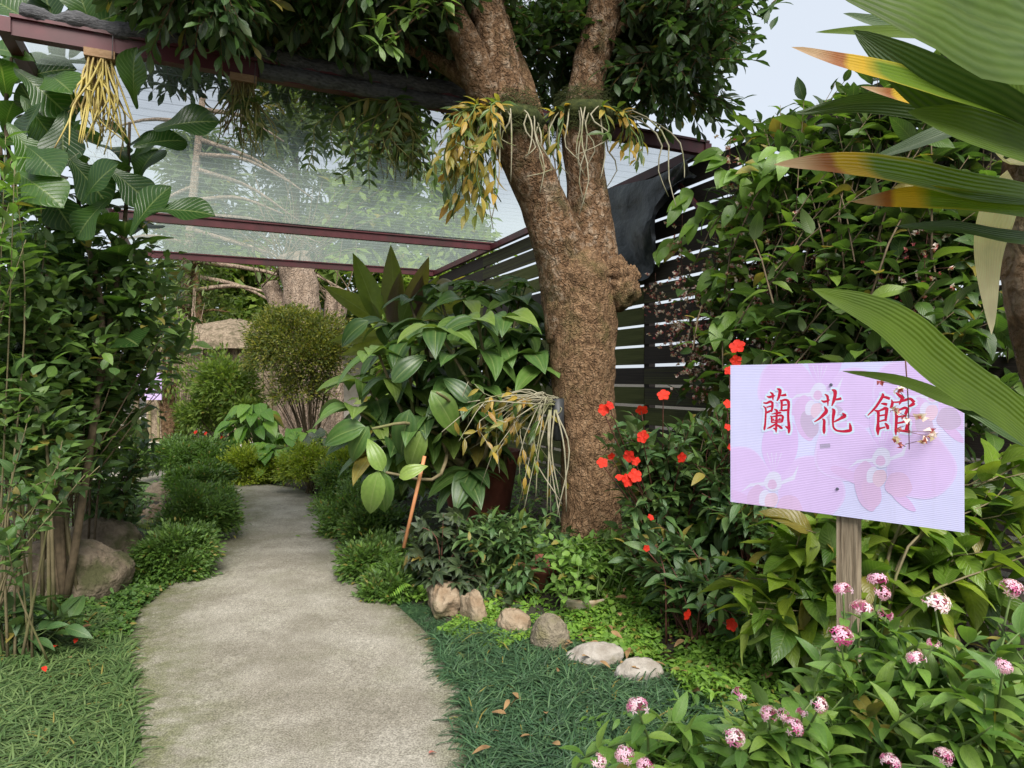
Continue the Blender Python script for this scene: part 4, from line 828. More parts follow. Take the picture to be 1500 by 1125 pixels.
strap([(1490, 265), (1462, 310), (1446, 380), (1452, 488)], [1.06, 1.02, 1.02, 1.03], 44, 'drac_dead', (.1, -1, .1), .15)
strap([(1480, 210), (1440, 180), (1400, 190), (1330, 215), (1270, 235)], [1.15, 1.2, 1.22, 1.22, 1.22], 30, 'drac_dark', (0, -.7, .7))
strap([(1520, 160), (1450, 40), (1300, 35), (1235, 20)], [1.1, 1.08, 1.06, 1.06], 30, 'drac_dark', U)
strap([(1500, 120), (1400, 60), (1290, 48), (1195, 47)], [1.1, 1.05, 1.04, 1.04], 24, 'drac', U)
strap([(1560, 330), (1500, 150), (1490, 60), (1510, -60)], [1.1, 1.05, 1.05, 1.1], 60, 'drac', (0, -1, 0))
strap([(1540, 200), (1480, 240), (1440, 185), (1395, 178)], [1.1, 1.0, 1.0, 1.0], 22, 'drac_dead', U, rip=.3)

# ------------------------------------------------------------------ plants, left side
FT = [leaf_tpl(.72, 'fiddle', 14, .1, .5, .03, 6, seed=i) for i in range(4)]
fb = P(95, 905, 4.5); fb[2] = gz(fb[0], fb[1])
fig = thing('fiddle_leaf_fig', 'fiddle leaf fig with huge dark wavy leaves rising past the roof beam', 'tree', fb)
rs = np.random.RandomState(40); Mf = []
figst = [[(95, 905), (80, 600), (70, 330), (90, 120), (95, 30)], [(95, 905), (140, 600), (170, 420), (185, 300), (190, 180)], [(95, 905), (40, 600), (10, 350), (0, 200)], [(95, 905), (150, 500), (120, 330), (110, 250)], [(95, 905), (60, 500), (10, 200), (20, 60)]]
for st in figst:
    q = spline([P(x, y, 4.5 + .12 * i) for i, (x, y) in enumerate(st)], 16); q[0] = fb; v, f = tube(q, [.026, .01], 9, .06, 9); mesh_obj('stem', v, f, MT['twig'], fig)
    for j in range(22):
        i = 6 + j * 9 // 22; a = j * 2.4 + rs.rand(); Mf.append(frames(q[i][None] + rs.randn(1, 3) * .04, V(math.cos(a), math.sin(a) * .8 - .25, .35 + rs.randn() * .35)[None], (V(0, -.3, 1) + rs.randn(3) * .3)[None], [.3 + .16 * rs.rand()])[0])
# the leaves that stand out against the net
for (x, y, dx, dy, L, z) in ((195, 215, 45, -30, .36, 4.4), (225, 190, 80, -28, .4, 4.35), (200, 160, 10, -40, .38, 4.5), (190, 345, 40, -70, .4, 4.3), (215, 310, 85, -12, .4, 4.25), (150, 240, 60, 45, .38, 4.4), (60, 260, 30, 60, .36, 4.3), (40, 215, 50, 30, .38, 4.3), (100, 215, -60, 50, .4, 4.35), (140, 60, -5, -50, .42, 4.75), (60, 45, -50, -40, .42, 4.75), (110, 50, 40, -50, .4, 4.8), (30, 60, 10, -60, .4, 4.8), (90, 60, -20, -60, .4, 4.85), (130, 140, -60, 70, .4, 4.45), (30, 140, 40, 60, .38, 4.4), (95, 160, 10, 70, .4, 4.4), (160, 290, -60, 60, .34, 4.3), (60, 150, -50, 40, .42, 4.3), (20, 100, 40, 30, .42, 4.35), (70, 110, 40, 20, .4, 4.5), (10, 180, 40, 50, .42, 4.3), (120, 175, -50, 30, .42, 4.35), (90, 220, 40, 50, .4, 4.3), (20, 250, 60, 30, .42, 4.2), (60, 330, -40, 50, .4, 4.3), (120, 300, 40, -40, .38, 4.3), (50, 90, -40, -20, .4, 4.5)):
    Mf.append(frames(P(x, y, z - .1)[None], V(dx, rs.randn() * 25 - 10, -dy)[None], (V(.1, -.9, .55) + rs.randn(3) * .12)[None], [L])[0])
for m in Mf: inst(fig, tpl_mesh(FT[rs.randint(4)], MT['fig'], 'leaf'), m, 'leaf')
HT = [leaf_tpl(.46, 'ovate', 5, .12, .55, .04, seed=i) for i in range(4)]
def gpt(px, Z): x = (px - CX) / F * Z; return V(x, Z, gz(x, Z))
shrub('leafy_shrub', 'tall dense leafy shrub of dark ovate leaves under the fig', 'shrub', gpt(80, 5.4), [(P(140, 400, 5.0), (.55, .45, .55), 3), (P(90, 330, 4.8), (.5, .4, .4), 2), (P(60, 480, 4.9), (.45, .4, .6), 2), (P(190, 480, 5.2), (.35, .4, .5), 2.2), (P(225, 410, 5.2), (.22, .3, .2), .7), (P(130, 600, 5.2), (.3, .4, .35), 1)],
      24, 150, HT, MT['hedge'], (.09, .155), .007, MT['twig'], 50, fuzz=.12, jit=.16, minpx=11, droop=.1, t0=.5)
shrub('leafy_shrub', 'multi stemmed shrub with bundle of bare tan canes behind the big boulder', 'shrub', gpt(35, 4.35), [(P(40, 580, 4.2), (.45, .3, .4), 2), (P(30, 420, 4.2), (.35, .35, .5), 2), (P(110, 520, 4.5), (.4, .3, .4), 1.5)],
      18, 135, HT, MT['hedge'], (.085, .135), .011, MT['cane'], 51, fuzz=.1, jit=.16, minpx=12, droop=.1, t0=.58)
shrub('leafy_shrub', 'upright shrub of lighter ovate leaves between the fig and the path', 'shrub', gpt(70, 5.0), [(P(120, 330, 4.5), (.35, .25, .3), 1.4), (P(170, 420, 4.6), (.34, .25, .4), 2), (P(205, 500, 4.8), (.2, .25, .22), .9), (P(100, 460, 4.5), (.35, .25, .35), 1.6), (P(130, 600, 4.8), (.26, .25, .2), .8), (P(220, 390, 4.8), (.15, .15, .18), .7), (P(60, 560, 4.4), (.3, .2, .3), 1)],
      14, 160, HT, MT['hedge'], (.09, .15), .007, MT['cane'], 56, fuzz=.12, jit=.12, minpx=11, droop=.1, t0=.55)
rs = np.random.RandomState(52)
# dead leaning twigs inside the thicket
tw = thing('dead_twigs', 'bundle of dry leaning brown twigs inside the left thicket', 'twigs', gpt(110, 4.55))
for k in range(16):
    a = P(rs.uniform(10, 110), rs.uniform(690, 840), 4.55 + .2 * rs.rand()); b = P(rs.uniform(60, 260), rs.uniform(420, 600), 4.55 + .3 * rs.rand()); a[2] = max(a[2], .1)
    v, f = tube(spline([a, (a + b) / 2 + rs.randn(3) * .05, b], 6), [.007, .003], 4); mesh_obj('twig', v, f, MT['twig'], tw)
shrub('climbing_orchid', 'narrow leaved climber with wiry yellow roots at the fig stem', 'plant', gpt(-20, 3.9), [(P(5, 220, 3.8), (.14, .12, .3), 1), (P(15, 310, 3.8), (.12, .1, .25), 1)], 9, 14, OT, MT['mint'], (.1, .16), .005, MT['cane'], 53, minpx=10, t0=.6)
# low plants by the grass
NT = [leaf_tpl(.36, 'ovate', 5, .12, .7, .03, seed=i) for i in range(3)]
shrub('low_shrub', 'low leafy plant between the thicket and the rounded boulder', 'shrub', gpt(175, 6.0), [(P(170, 700, 5.8), (.28, .2, .16), 1), (P(205, 665, 6.2), (.25, .2, .16), 1), (P(140, 730, 5.6), (.25, .2, .14), 1)], 30, 26, NT, MT['hedge'], (.09, .15), .006, MT['twig'], 57, minpx=11, t0=.3, fuzz=.04)
shrub('broadleaf_plant', 'low dark broad leaved plant at the corner of the grass', 'plant', gpt(20, 3.75), [(P(20, 890, 3.7), (.2, .16, .1), 1), (P(70, 915, 3.75), (.14, .12, .06), 1)], 22, 4, NT, MT['imp'], (.13, .22), .006, MT['greenstem'], 54, minpx=10, t0=.5)
shrub('young_shrub', 'young shrub with glossy pale leaves leaning over the big boulder', 'shrub', gpt(10, 3.6), [(P(60, 640, 3.5), (.2, .15, .15), 1), (P(110, 670, 3.5), (.2, .15, .1), 1), (P(10, 760, 3.4), (.08, .1, .12), .6)], 12, 9, HT, MT['hedge'], (.07, .1), .006, MT['cane'], 55, minpx=10, t0=.55, opp=True)
SML = [leaf_tpl(.42, 'ovate', 2, .1, .4, seed=i) for i in range(3)]
NDL = [leaf_tpl(.22, 'lance', 2, .1, .3, seed=i) for i in range(2)]
def bpx(x, y, Z, rx, ry, rz): return (P(x, y, Z), (rx * Z / F, ry * Z / F, rz * Z / F))
gL = None
fine_bush('clipped_shrub', 'fine leaved green shrub beside the broad boulder and low weeds', gpt(245, 5.4), [bpx(250, 815, 5.35, 38, 38, 36), bpx(228, 828, 5.25, 22, 25, 24), bpx(278, 803, 5.6, 26, 28, 27)], 20000, (.03, .052), SML, MT['fine'], MT['twig'], 60, gL)
fine_bush('clipped_shrub', 'bulging fine leaved shrub in front of the pale pointed stone', gpt(290, 6.5), [bpx(288, 757, 6.5, 44, 42, 36), bpx(262, 775, 6.3, 26, 28, 26), bpx(308, 740, 7.0, 28, 30, 22)], 20000, (.03, .052), SML, MT['fine'], MT['twig'], 61, gL)
fine_bush('clipped_shrub', 'low spreading fine leaved shrub beside the small round boulder', gpt(278, 8.4), [bpx(284, 708, 8.2, 32, 34, 20), bpx(308, 698, 8.6, 22, 25, 16)], 12000, (.035, .06), SML, MT['fine'], MT['twig'], 62, gL)
fine_bush('clipped_shrub', 'wide dark mounded shrub at the far bend of the path', gpt(285, 10.3), [bpx(270, 672, 10.3, 50, 40, 27), bpx(305, 680, 10.2, 28, 30, 24)], 14000, (.04, .07), SML, MT['fine'], MT['twig'], 63, gL)
for i, (x, y, Z, rx, rz, lb) in enumerate(((362, 688, 10.2, 30, 27, 'lime green rounded shrub at the end of the path'), (455, 682, 9.3, 36, 22, 'flat topped lime green shrub in front of the flat stone'), (516, 684, 8.6, 36, 24, 'lime green shrub under the drooping big leaves'), (415, 690, 10.4, 24, 20, 'small yellowish shrub between two lime green shrubs'))):
    fine_bush('golden_shrub', lb, gpt(x, Z), [bpx(x, y, Z, rx, rx, rz), bpx(x + 12, y - 8, Z, rx * .6, rx * .6, rz * .6)], 8000, (.04, .07), SML, MT['lime'], MT['twig'], 70 + i, 'lime green shrubs at the bend')
for i, (x, y, Z, rx, rz, lb) in enumerate(((500, 722, 8.2, 30, 30, 'small leaved green shrub at the bend below the lime shrubs'), (508, 768, 6.9, 34, 44, 'bushy small leaved shrub hugging the narrow part of the path'), (545, 835, 5.4, 40, 36, 'low fluffy shrub beside the ferns and the path'), (572, 868, 4.9, 34, 26, 'trailing small leaved shrub just before the dark grass tuft'), (540, 790, 6.2, 36, 44, 'small leaved shrub under the copper stick'))):
    fine_bush('edging_shrub', lb, gpt(x + 14, Z + .1), [bpx(x, y, Z, rx, rx, rz), bpx(x + 18, y - 10, Z + .2, rx * .8, rx, rz * .9)], 10000, (.035, .06), SML, MT['fine'], MT['twig'], 80 + i, 'shrubs edging the path')

# ------------------------------------------------------------------ plants around the tree
MTp = [leaf_tpl(.46, 'ovate', 8, .14, 1.0, .03, 4, seed=i) for i in range(4)]
mb = gpt(690, 5.7); rs = np.random.RandomState(90)
med = thing('potted_shrub', 'big potted shrub with large drooping ribbed leaves between path and tree', 'shrub', mb)
pr = [(.0, .2), (.02, .24), (.34, .3), (.36, .33), (.42, .33), (.42, .29)]
def pot(nm, c, prof, mat, parent):
    vs_, fs, n = [], [], 28
    for z, r in prof:
        for k in range(n): a = 2 * pi * k / n; vs_.append(np.asarray(c) + V(r * math.cos(a), r * math.sin(a), z))
    for i in range(len(prof) - 1):
        for k in range(n): fs.append((i * n + k, i * n + (k + 1) % n, (i + 1) * n + (k + 1) % n, (i + 1) * n + k))
    fs.append(tuple(range(n))[::-1]); return mesh_obj(nm, vs_, fs, MT[mat], parent)
pot('pot', mb + V(.05, .35, -.03), [(0, .22), (.02, .25), (.55, .34), (.57, .37), (.66, .37), (.66, .32), (.6, .31), (.6, .0)], 'terracotta', med)
tips = [(555, 520), (530, 560), (600, 500), (640, 480), (600, 440), (680, 440), (720, 430), (760, 440), (790, 470), (780, 520), (740, 500), (690, 510), (650, 540), (590, 570), (560, 600), (540, 640), (620, 610), (660, 600), (700, 570), (750, 560), (800, 540), (580, 650), (620, 470), (570, 475), (520, 600), (640, 420), (700, 470), (740, 465), (670, 560), (610, 540), (650, 640), (560, 560), (720, 540), (770, 490), (640, 500), (600, 690), (650, 700), (710, 650), (690, 690), (560, 660), (740, 610), (630, 660)]
Mm = []
def rosette(p, n, size, M, tilt=.1, face=V(0, -.25, 0), fix=None):
    a0 = rs.rand() * 6.28
    for j in range(n):
        a = a0 + j * 6.28 / n + rs.randn() * .25; d = V(math.cos(a), math.sin(a), tilt + rs.randn() * .25) + face; M.append(frames(p[None], d[None], (V(0, -.15, 1) + rs.randn(3) * .2)[None], [size * rs.uniform(.75, 1.15)])[0])
for x, y in tips:
    Z = 5.55 + rs.uniform(-.55, .5) + (.25 if y < 470 else 0); p = P(x, y, Z); q = spline([mb + V(rs.randn() * .08, rs.randn() * .08, .5), (mb + p) / 2 + V(rs.randn() * .1, rs.randn() * .1, .12), p], 8); v, f = tube(q, [.022, .01], 7, .08, 12); mesh_obj('branch', v, f, MT['cane'], med)
    rosette(p, 6, .38, Mm); rosette(q[6], 4, .36, Mm, -.15)
for m in Mm: inst(med, tpl_mesh(MTp[rs.randint(4)], MT['medi'], 'leaf'), m, 'leaf')
# the leaves that stand out in front
for (x, y, dx, dy, L, mt, Z) in ((690, 590, -35, -45, .3, 'medi', 4.9), (632, 572, 50, 65, .42, 'medi', 4.85), (575, 560, 40, -45, .34, 'medi', 4.9), (555, 690, -20, 70, .36, 'medi_pale', 4.6), (560, 690, 5, 85, .34, 'medi', 4.65), (560, 690, -15, -45, .26, 'medi_pale', 4.6), (585, 700, 30, -20, .22, 'medi_pale', 4.65), (535, 625, -75, 15, .4, 'medi', 5.0), (540, 625, -40, 60, .34, 'medi', 5.0), (540, 470, -70, 40, .34, 'medi', 5.3), (600, 600, -20, 80, .4, 'medi', 4.9), (620, 630, -30, 70, .36, 'medi', 4.9)):
    M = frames(P(x, y, Z)[None], V(dx, -12, -dy)[None], (V(.1, -.95, .5))[None], [L]); inst(med, tpl_mesh(MTp[rs.randint(4)], MT[mt], 'leaf'), M[0], 'leaf')
for a, b, c in (((660, 640), (640, 700), (565, 692)), ((650, 640), (600, 620), (545, 628)), ((670, 620), (660, 590), (640, 575))):
    v, f = tube(spline([P(*a, 5.4), P(*b, 4.9), P(*c, 4.7)], 8), [.016, .009], 7); mesh_obj('branch', v, f, MT['cane'], med)
a, b = P(622, 668, 4.75), P(601, 760, 4.7); d = nrm(b - a); bb = b + d * .2
st_ = mesh_obj('garden_stake', *tube([bb, a], .013, 10), MT['copper']); tag(st_, 'leaning copper coloured stake beside the potted shrub', 'stake')
MU = [leaf_tpl(.3, 'ovate', 10, .22, .35, .05, 4, seed=i) for i in range(3)]
zz = 6.9; ub = gpt(585, zz); mus = thing('banana_plant', 'banana like plant with upright purple backed leaves above the potted shrub', 'plant', ub)
v, f = tube(spline([ub, P(585, 560, zz), P(580, 490, zz)], 10), [.09, .06, .04], 12, .05, 6); mesh_obj('pseudostem', v, f, MT['greenstem'], mus)
for (x, y, dx, dy, L, tw) in ((555, 470, -28, -85, .62, 1), (580, 480, -5, -92, .68, -1), (595, 480, 25, -80, .62, -1), (560, 475, -60, -45, .6, 1), (575, 485, 10, -75, .5, -1), (600, 478, 35, -60, .5, 1), (560, 490, -55, 5, .45, 1), (570, 500, -60, 15, .42, 1), (620, 470, 60, -25, .5, 1), (605, 480, 10, -55, .45, -1)):
    M = frames(P(x, y, zz - .1)[None], V(dx, -8, -dy)[None], V(.25 * tw, -1 * tw, .35)[None], [L * 1.2]); inst(mus, tpl_mesh(MU[rs.randint(3)], MT['musa'], 'leaf'), M[0], 'leaf')
PAL = []
for s in range(2):
    it = [(leaf_tpl(.34, 'lance', 4, .1, .5 + .1 * s, .03, seed=k), rot2((k - 3) * .62, .62 + .38 * math.cos((k - 3) * .6), 0, .0)) for k in range(7)]
    PAL.append(tpl_merge(it))
fat = thing('fatsia_plant', 'bright green plant with lobed leaves above the potted shrub by the fence', 'plant', gpt(690, 6.6))
for k in range(15):
    p = P(rs.uniform(630, 780), rs.uniform(405, 445), 5.9 + .3 * rs.rand()); q = spline([off(fat), (off(fat) + p) / 2 + V(0, 0, .2), p], 8); v, f = tube(q, [.012, .006], 6); mesh_obj('stem', v, f, MT['greenstem'], fat)
    M = frames(p[None], V(rs.randn(), -1, rs.randn() * .3)[None], V(0, -.4, 1)[None], [.2 + .06 * rs.rand()]); inst(fat, tpl_mesh(PAL[k % 2], MT['mint'], 'leaf'), M[0], 'leaf')
# dark begonia, busy lizzie shrub, potted mint, ferns
BG = [tpl_merge([(leaf_tpl(.42, 'lance', 4, .14, .8, .05, seed=k + 9 * s), rot2((k - 2) * .72, .7 + .3 * math.cos((k - 2) * .8), 0, 0)) for k in range(5)]) for s in range(3)]
shrub('begonia', 'dark purplish begonia with star shaped leaves over the tan slab rocks', 'plant', gpt(655, 4.9), [(P(630, 790, 4.8), (.24, .2, .2), 2), (P(690, 770, 5.0), (.22, .2, .2), 1), (P(660, 850, 4.6), (.22, .15, .12), 1.4), (P(755, 885, 4.4), (.1, .1, .1), .5)], 60, 4, BG, MT['begonia'], (.09, .14), .005, MT['redstem'], 91, minpx=10, t0=.55, droop=.1)
shrub('busy_lizzie', 'bushy plant of glossy mid green leaves with tiny pink flowers below the trunk', 'plant', gpt(750, 4.85), [(P(735, 790, 4.75), (.38, .25, .22), 3), (P(800, 760, 4.9), (.22, .2, .18), 1.2), (P(690, 770, 4.8), (.2, .2, .2), 1), (P(790, 830, 4.5), (.2, .15, .15), 1.6), (P(750, 850, 4.5), (.2, .12, .1), 1.2)], 90, 9, NT, MT['imp'], (.07, .12), .005, MT['greenstem'], 92, minpx=11, t0=.5)
gp_ = gpt(862, 4.35); mp_ = shrub('potted_mint', 'light green serrated herb growing in a chipped pale pot', 'plant', gp_ + V(0, 0, .1), [(P(850, 830, 4.35), (.27, .2, .16), 2), (P(890, 810, 4.45), (.22, .2, .16), 1), (P(800, 800, 4.4), (.14, .12, .1), .6)], 70, 9, [leaf_tpl(.55, 'ovate', 6, .1, .6, .05, tooth=.14, seed=i) for i in range(3)], MT['mint'], (.05, .085), .004, MT['greenstem'], 93, minpx=11, t0=.45)[0]
pot('pot', gp_ + V(-.02, .02, -.13), [(0, .11), (.1, .14), (.16, .16), (.185, .17), (.185, .15), (.15, .14), (.15, 0)], 'ceramic', mp_)
rp = gpt(784, 4.72); rpo = pot('plant_pot', V(0, 0, 0), [(0, .1), (.02, .12), (.22, .15), (.23, .165), (.27, .165), (.27, .14), (.22, .13), (.22, 0)], 'terracotta', None); rpo.location = tuple(rp + V(0, 0, -.1)); rpo.rotation_euler = (.12, .1, 0); tag(rpo, 'small dark red pot half hidden behind the round stone', 'pot')
def fern(label, c, n, L, seed, mat='clover', group=None):
    rs = np.random.RandomState(seed); root = thing('fern', label, 'fern', c, group); pin = leaf_tpl(.24, 'lance', 2, .05, .3)
    for k in range(n):
        a = rs.rand() * 6.28; h = V(math.cos(a), math.sin(a), 0); l = L * rs.uniform(.7, 1.1); q = spline([c, c + h * l * .4 + V(0, 0, l * .45), c + h * l * .85 + V(0, 0, l * .35 + rs.randn() * .03)], 18); tg = nrm(np.gradient(q, axis=0)); M = []
        for i in range(3, 18):
            for sg in (1, -1): M.append(frames(q[i][None], (np.cross(tg[i], V(0, 0, 1)) * sg + tg[i] * .35)[None], V(0, 0, 1)[None], [l * .3 * math.sin(pi * (.12 + .85 * (i - 2) / 17))])[0])
        cloud('frond', [pin], np.array(M), MT[mat], root, seed + k, None)
fern('light green fern at the foot of the edging shrubs', gpt(575, 5.3), 11, .42, 1); fern('fern tucked beside the slab rock and begonia', gpt(612, 4.85), 8, .3, 2)
fern('yellowish fern by the mossy stone behind the clipped shrubs', gpt(170, 6.2), 10, .42, 3, 'lime'); fern('dark fern in front of the multi stemmed tree', gpt(175, 7.4), 10, .5, 4, 'fine')
# red impatiens
IT = [leaf_tpl(.36, 'ovate', 6, .16, .6, .02, seed=i) for i in range(3)]
PET = tpl_merge([(leaf_tpl(.86, 'obovate', 6, .16, -.15 + .1 * (k % 2), .05, seed=k), rot2(k * 1.2566, 1.)) for k in range(5)])
def flower(root, p, face, s, rs):
    M = frames(np.asarray(p)[None], rs.randn(1, 3) * .3 + V(0, 0, 1), np.asarray(face, float)[None], [s]); M2 = M[0].copy()
    z = nrm(np.asarray(face, float)); x = nrm(np.cross(V(.1, .2, 1), z)); y = np.cross(z, x); a = rs.rand() * 6; M2[:3, 0] = (x * math.cos(a) + y * math.sin(a)) * s; M2[:3, 1] = (y * math.cos(a) - x * math.sin(a)) * s; M2[:3, 2] = z * s
    inst(root, tpl_mesh(PET, MT['red'], 'flower'), M2, 'flower')
def impatiens(label, base, blobs, n, flw, seed, lps=15):
    rs = np.random.RandomState(seed); root, tp = shrub('red_impatiens', label, 'flower', base, blobs, n, lps, IT, MT['imp'], (.095, .145), .005, MT['redstem'], seed, 'red impatiens', minpx=11, t0=.35)
    for x, y, Z, s in flw:
        p = P(x, y, Z); flower(root, p, V(rs.randn() * .5, -1, .5 + rs.randn() * .5), s, rs)
        c = off(root); v, f = tube(spline([c + V(0, 0, .05), (c + p) / 2 + V(0, .05, .05), p + V(0, .01, -.01)], 8), [.007, .003], 5); mesh_obj('stem', v, f, MT['redstem'], root)
impatiens('bushy red impatiens against the trunk with a crown of red flowers', gpt(975, 4.5), [(P(950, 650, 4.25), (.3, .25, .26), 2), (P(985, 690, 4.3), (.32, .25, .28), 2), (P(915, 640, 4.2), (.14, .15, .16), 1), (P(940, 740, 4.2), (.24, .2, .2), 1)], 60,
          [(884, 600, 4.0, .038), (893, 594, 4.0, .03), (940, 600, 4.05, .04), (972, 579, 4.15, .042), (942, 640, 4.0, .042), (922, 668, 4.0, .04), (882, 678, 3.98, .036), (895, 668, 4.0, .026), (918, 704, 3.95, .042), (930, 697, 3.96, .045), (908, 700, 3.96, .03), (998, 670, 4.0, .034), (932, 676, 4.0, .03), (1072, 655, 3.9, .026), (953, 758, 3.9, .022)], 110)
impatiens('red impatiens half hidden behind the left edge of the sign', gpt(1090, 4.2), [(P(1050, 650, 4.0), (.2, .2, .3), 1), (P(1075, 740, 3.9), (.2, .2, .15), 1), (P(1110, 560, 4.2), (.2, .2, .25), 1)], 34,
          [(1080, 508, 4.0, .05), (1078, 528, 3.95, .036), (1069, 543, 3.9, .034), (1066, 592, 3.9, .03), (1172, 766, 3.5, .036), (1066, 626, 3.9, .024)], 111)
impatiens('low sprawling red impatiens with two red flowers near the pale stones', gpt(1030, 3.75), [(P(1030, 830, 3.75), (.3, .2, .16), 1), (P(960, 810, 4.0), (.25, .2, .2), 1), (P(1060, 900, 3.5), (.15, .12, .1), .6)], 44, [(1006, 900, 3.4, .03), (1071, 915, 3.3, .034), (947, 803, 3.7, .02)], 112)

# ------------------------------------------------------------------ vines on the fence, broad leaves below the sign
VT = [leaf_tpl(.42, 'ovate', 6, .1, .75, .05, seed=i) for i in range(4)]
def on_f(px, py, s): 
    """point on a plane parallel to the fence, s metres in front of it"""
    r = (px - CX) / F; o = fp(0, s); t = (r * o[1] - o[0]) / (FD[0] - r * FD[1]); Z = o[1] + FD[1] * t; return P(px, py, Z)
def blob(px, py, s, rx, rz, wt=1, ry=.2): p = on_f(px, py, s); return (p, (rx * p[1] / F, ry, rz * p[1] / F), wt)
vb = on_f(1230, 560, .35); vb[2] = gz(vb[0], vb[1])
vine, tps = shrub('flowering_vine', 'dense flowering vine of long dark leaves covering the fence above the sign', 'vine', vb, [blob(1180, 200, .2, 90, 60, 2.2), blob(1280, 260, .3, 110, 110, 3), blob(1400, 300, .35, 110, 140, 3), blob(1300, 420, .4, 120, 100, 3), blob(1170, 470, .35, 70, 70, 1.6), blob(1420, 470, .5, 90, 90, 2.4), blob(1100, 300, .25, 60, 60, .9), blob(1480, 600, .5, 60, 120, 1.4), blob(1300, 160, .15, 90, 40, 1.2), blob(1060, 170, .1, 50, 22, .5), blob(1430, 130, .2, 90, 60, 1.6), blob(1250, 140, .1, 80, 30, 1.2), blob(1350, 90, .1, 90, 30, 1.2), blob(1150, 170, .1, 60, 25, .9), blob(1120, 560, .4, 50, 60, .8), blob(1030, 480, .3, 40, 70, .7), blob(1050, 400, .25, 40, 60, .7), blob(1010, 560, .4, 40, 40, .7)],
      300, 20, VT, MT['vine'], (.1, .24), .005, MT['twig'], 120, jit=.45, minpx=14, droop=.35, t0=.4, shell=.2, cut=4)
rs = np.random.RandomState(121)
pv_ = thing('pale_vine', 'pale green leafy vine sprays hanging on the fence left of the flowering vine', 'vine', on_f(1060, 556, .15) * V(1, 1, 0) + V(0, 0, .36))
Mv = []
for (x, y, n) in ((1060, 230, 8), (1085, 250, 7), (1030, 300, 6), (1060, 320, 8), (1080, 345, 8), (1095, 290, 6), (1065, 390, 8), (1045, 405, 6), (990, 360, 4), (1120, 240, 7), (1150, 230, 6), (1090, 470, 7), (1140, 510, 6), (1110, 455, 6)):
    p = on_f(x, y, .6); q = spline([on_f(1130, 330, .2), on_f((x + 1130) / 2 + rs.randn() * 15, (y + 330) / 2 - 30, .3), on_f(x + 12, y - 25, .5), p], 10); v, f = tube(q, [.006, .003], 5); mesh_obj('stem', v, f, MT['greenstem'], pv_)
    for j in range(n + 2): Mv.append(frames((p + rs.randn(3) * V(.07, .05, .07))[None], V(rs.randn() - .2, -.5 + rs.randn() * .4, -.5 + rs.randn() * .4)[None], (V(0, -.7, .7) + rs.randn(3) * .2)[None], [.17 + .1 * rs.rand()])[0])
v, f = tube(spline([off(pv_), on_f(1100, 640, .15), on_f(1120, 480, .12), on_f(1130, 330, .2)], 12), [.012, .006], 6); mesh_obj('stem', v, f, MT['greenstem'], pv_)
for m in Mv: inst(pv_, tpl_mesh(VT[rs.randint(4)], MT['vine_pale'], 'leaf'), m, 'leaf')
# hanging racemes of tiny pink-white flowers
bud = [leaf_tpl(.8, 'round', 2, .3, 1.5, seed=i) for i in range(2)]
def raceme(p, L, n, sp=.06):
    v, f = tube(spline([p, p + V(rs.randn() * .02, 0, -L / 2), p + V(rs.randn() * .03, 0, -L)], 7), [.0025, .0015], 4); ps_, us_ = [], []
    twg = [(v, f)]
    for k in range(n):
        t = rs.rand() ** .7; c = p + V(0, 0, -L * t); e = c + V(*(rs.randn(3) * sp)) * V(1, 1, .4); twg.append(tube([c, e], .0012, 3)); ps_.append(e)
    o = mesh_obj('flower_raceme', *join(twg), MT['redstem'], vine); ps_ = np.array(ps_); k = len(ps_) * 2 // 3
    for nm, mt, a, b, s in (('calyxes', 'calyx', 0, len(ps_), .022), ('florets', 'floret', len(ps_) // 3, len(ps_), .032)):
        pp = np.repeat(ps_[a:b], 3, 0); c_ = cloud(nm, bud, frames(pp, rs.randn(len(pp), 3) + V(0, -.2, -.3), rs.randn(len(pp), 3), s), MT[mt], vine, 5)
for (x, y, l) in ((1000, 330, 150), (1030, 420, 120), (960, 400, 60), (1050, 440, 110), (1085, 290, 130), (1110, 330, 150), (1130, 400, 120), (1010, 460, 110), (975, 450, 60), (1040, 500, 90), (1165, 300, 120), (1190, 380, 140), (1160, 440, 140), (1215, 330, 120), (1250, 400, 160), (1330, 420, 120), (1360, 330, 130), (1380, 470, 120), (1290, 340, 90), (1070, 200, 90), (1100, 560, 70), (1040, 600, 120), (1060, 680, 90), (1080, 700, 100), (1330, 545, 60)):
    p = on_f(x, y, .55); raceme(p, l * p[1] / F, 30)
for k in range(16):
    p = on_f(rs.uniform(985, 1260), rs.uniform(240, 520), .5 + .15 * rs.rand()); raceme(p, rs.uniform(60, 130) * p[1] / F, 26)
p = onboard(1339, 525, .1); p0 = p; raceme(p, .33, 12, .035)
BT = [leaf_tpl(.44, 'ovate', 8, .12, .8, .05, 4, seed=i) for i in range(4)]
shrub('broad_leaf_shrub', 'shrub of big yellowish green drooping leaves below the sign board', 'shrub', gpt(1270, 3.35), [(P(1180, 830, 3.3), (.28, .2, .28), 2), (P(1310, 840, 3.2), (.3, .2, .22), 2), (P(1430, 800, 3.1), (.25, .25, .3), 2), (P(1250, 780, 3.4), (.35, .2, .2), 1.5), (P(1110, 880, 3.2), (.16, .12, .2), 1), (P(1480, 700, 3.2), (.15, .2, .25), 1), (P(1240, 930, 3.1), (.4, .2, .15), 1)],
      95, 9, BT, MT['bigvine'], (.16, .29), .008, MT['cane'], 130, minpx=14, droop=.55, t0=.5, jit=.2, shell=.2)
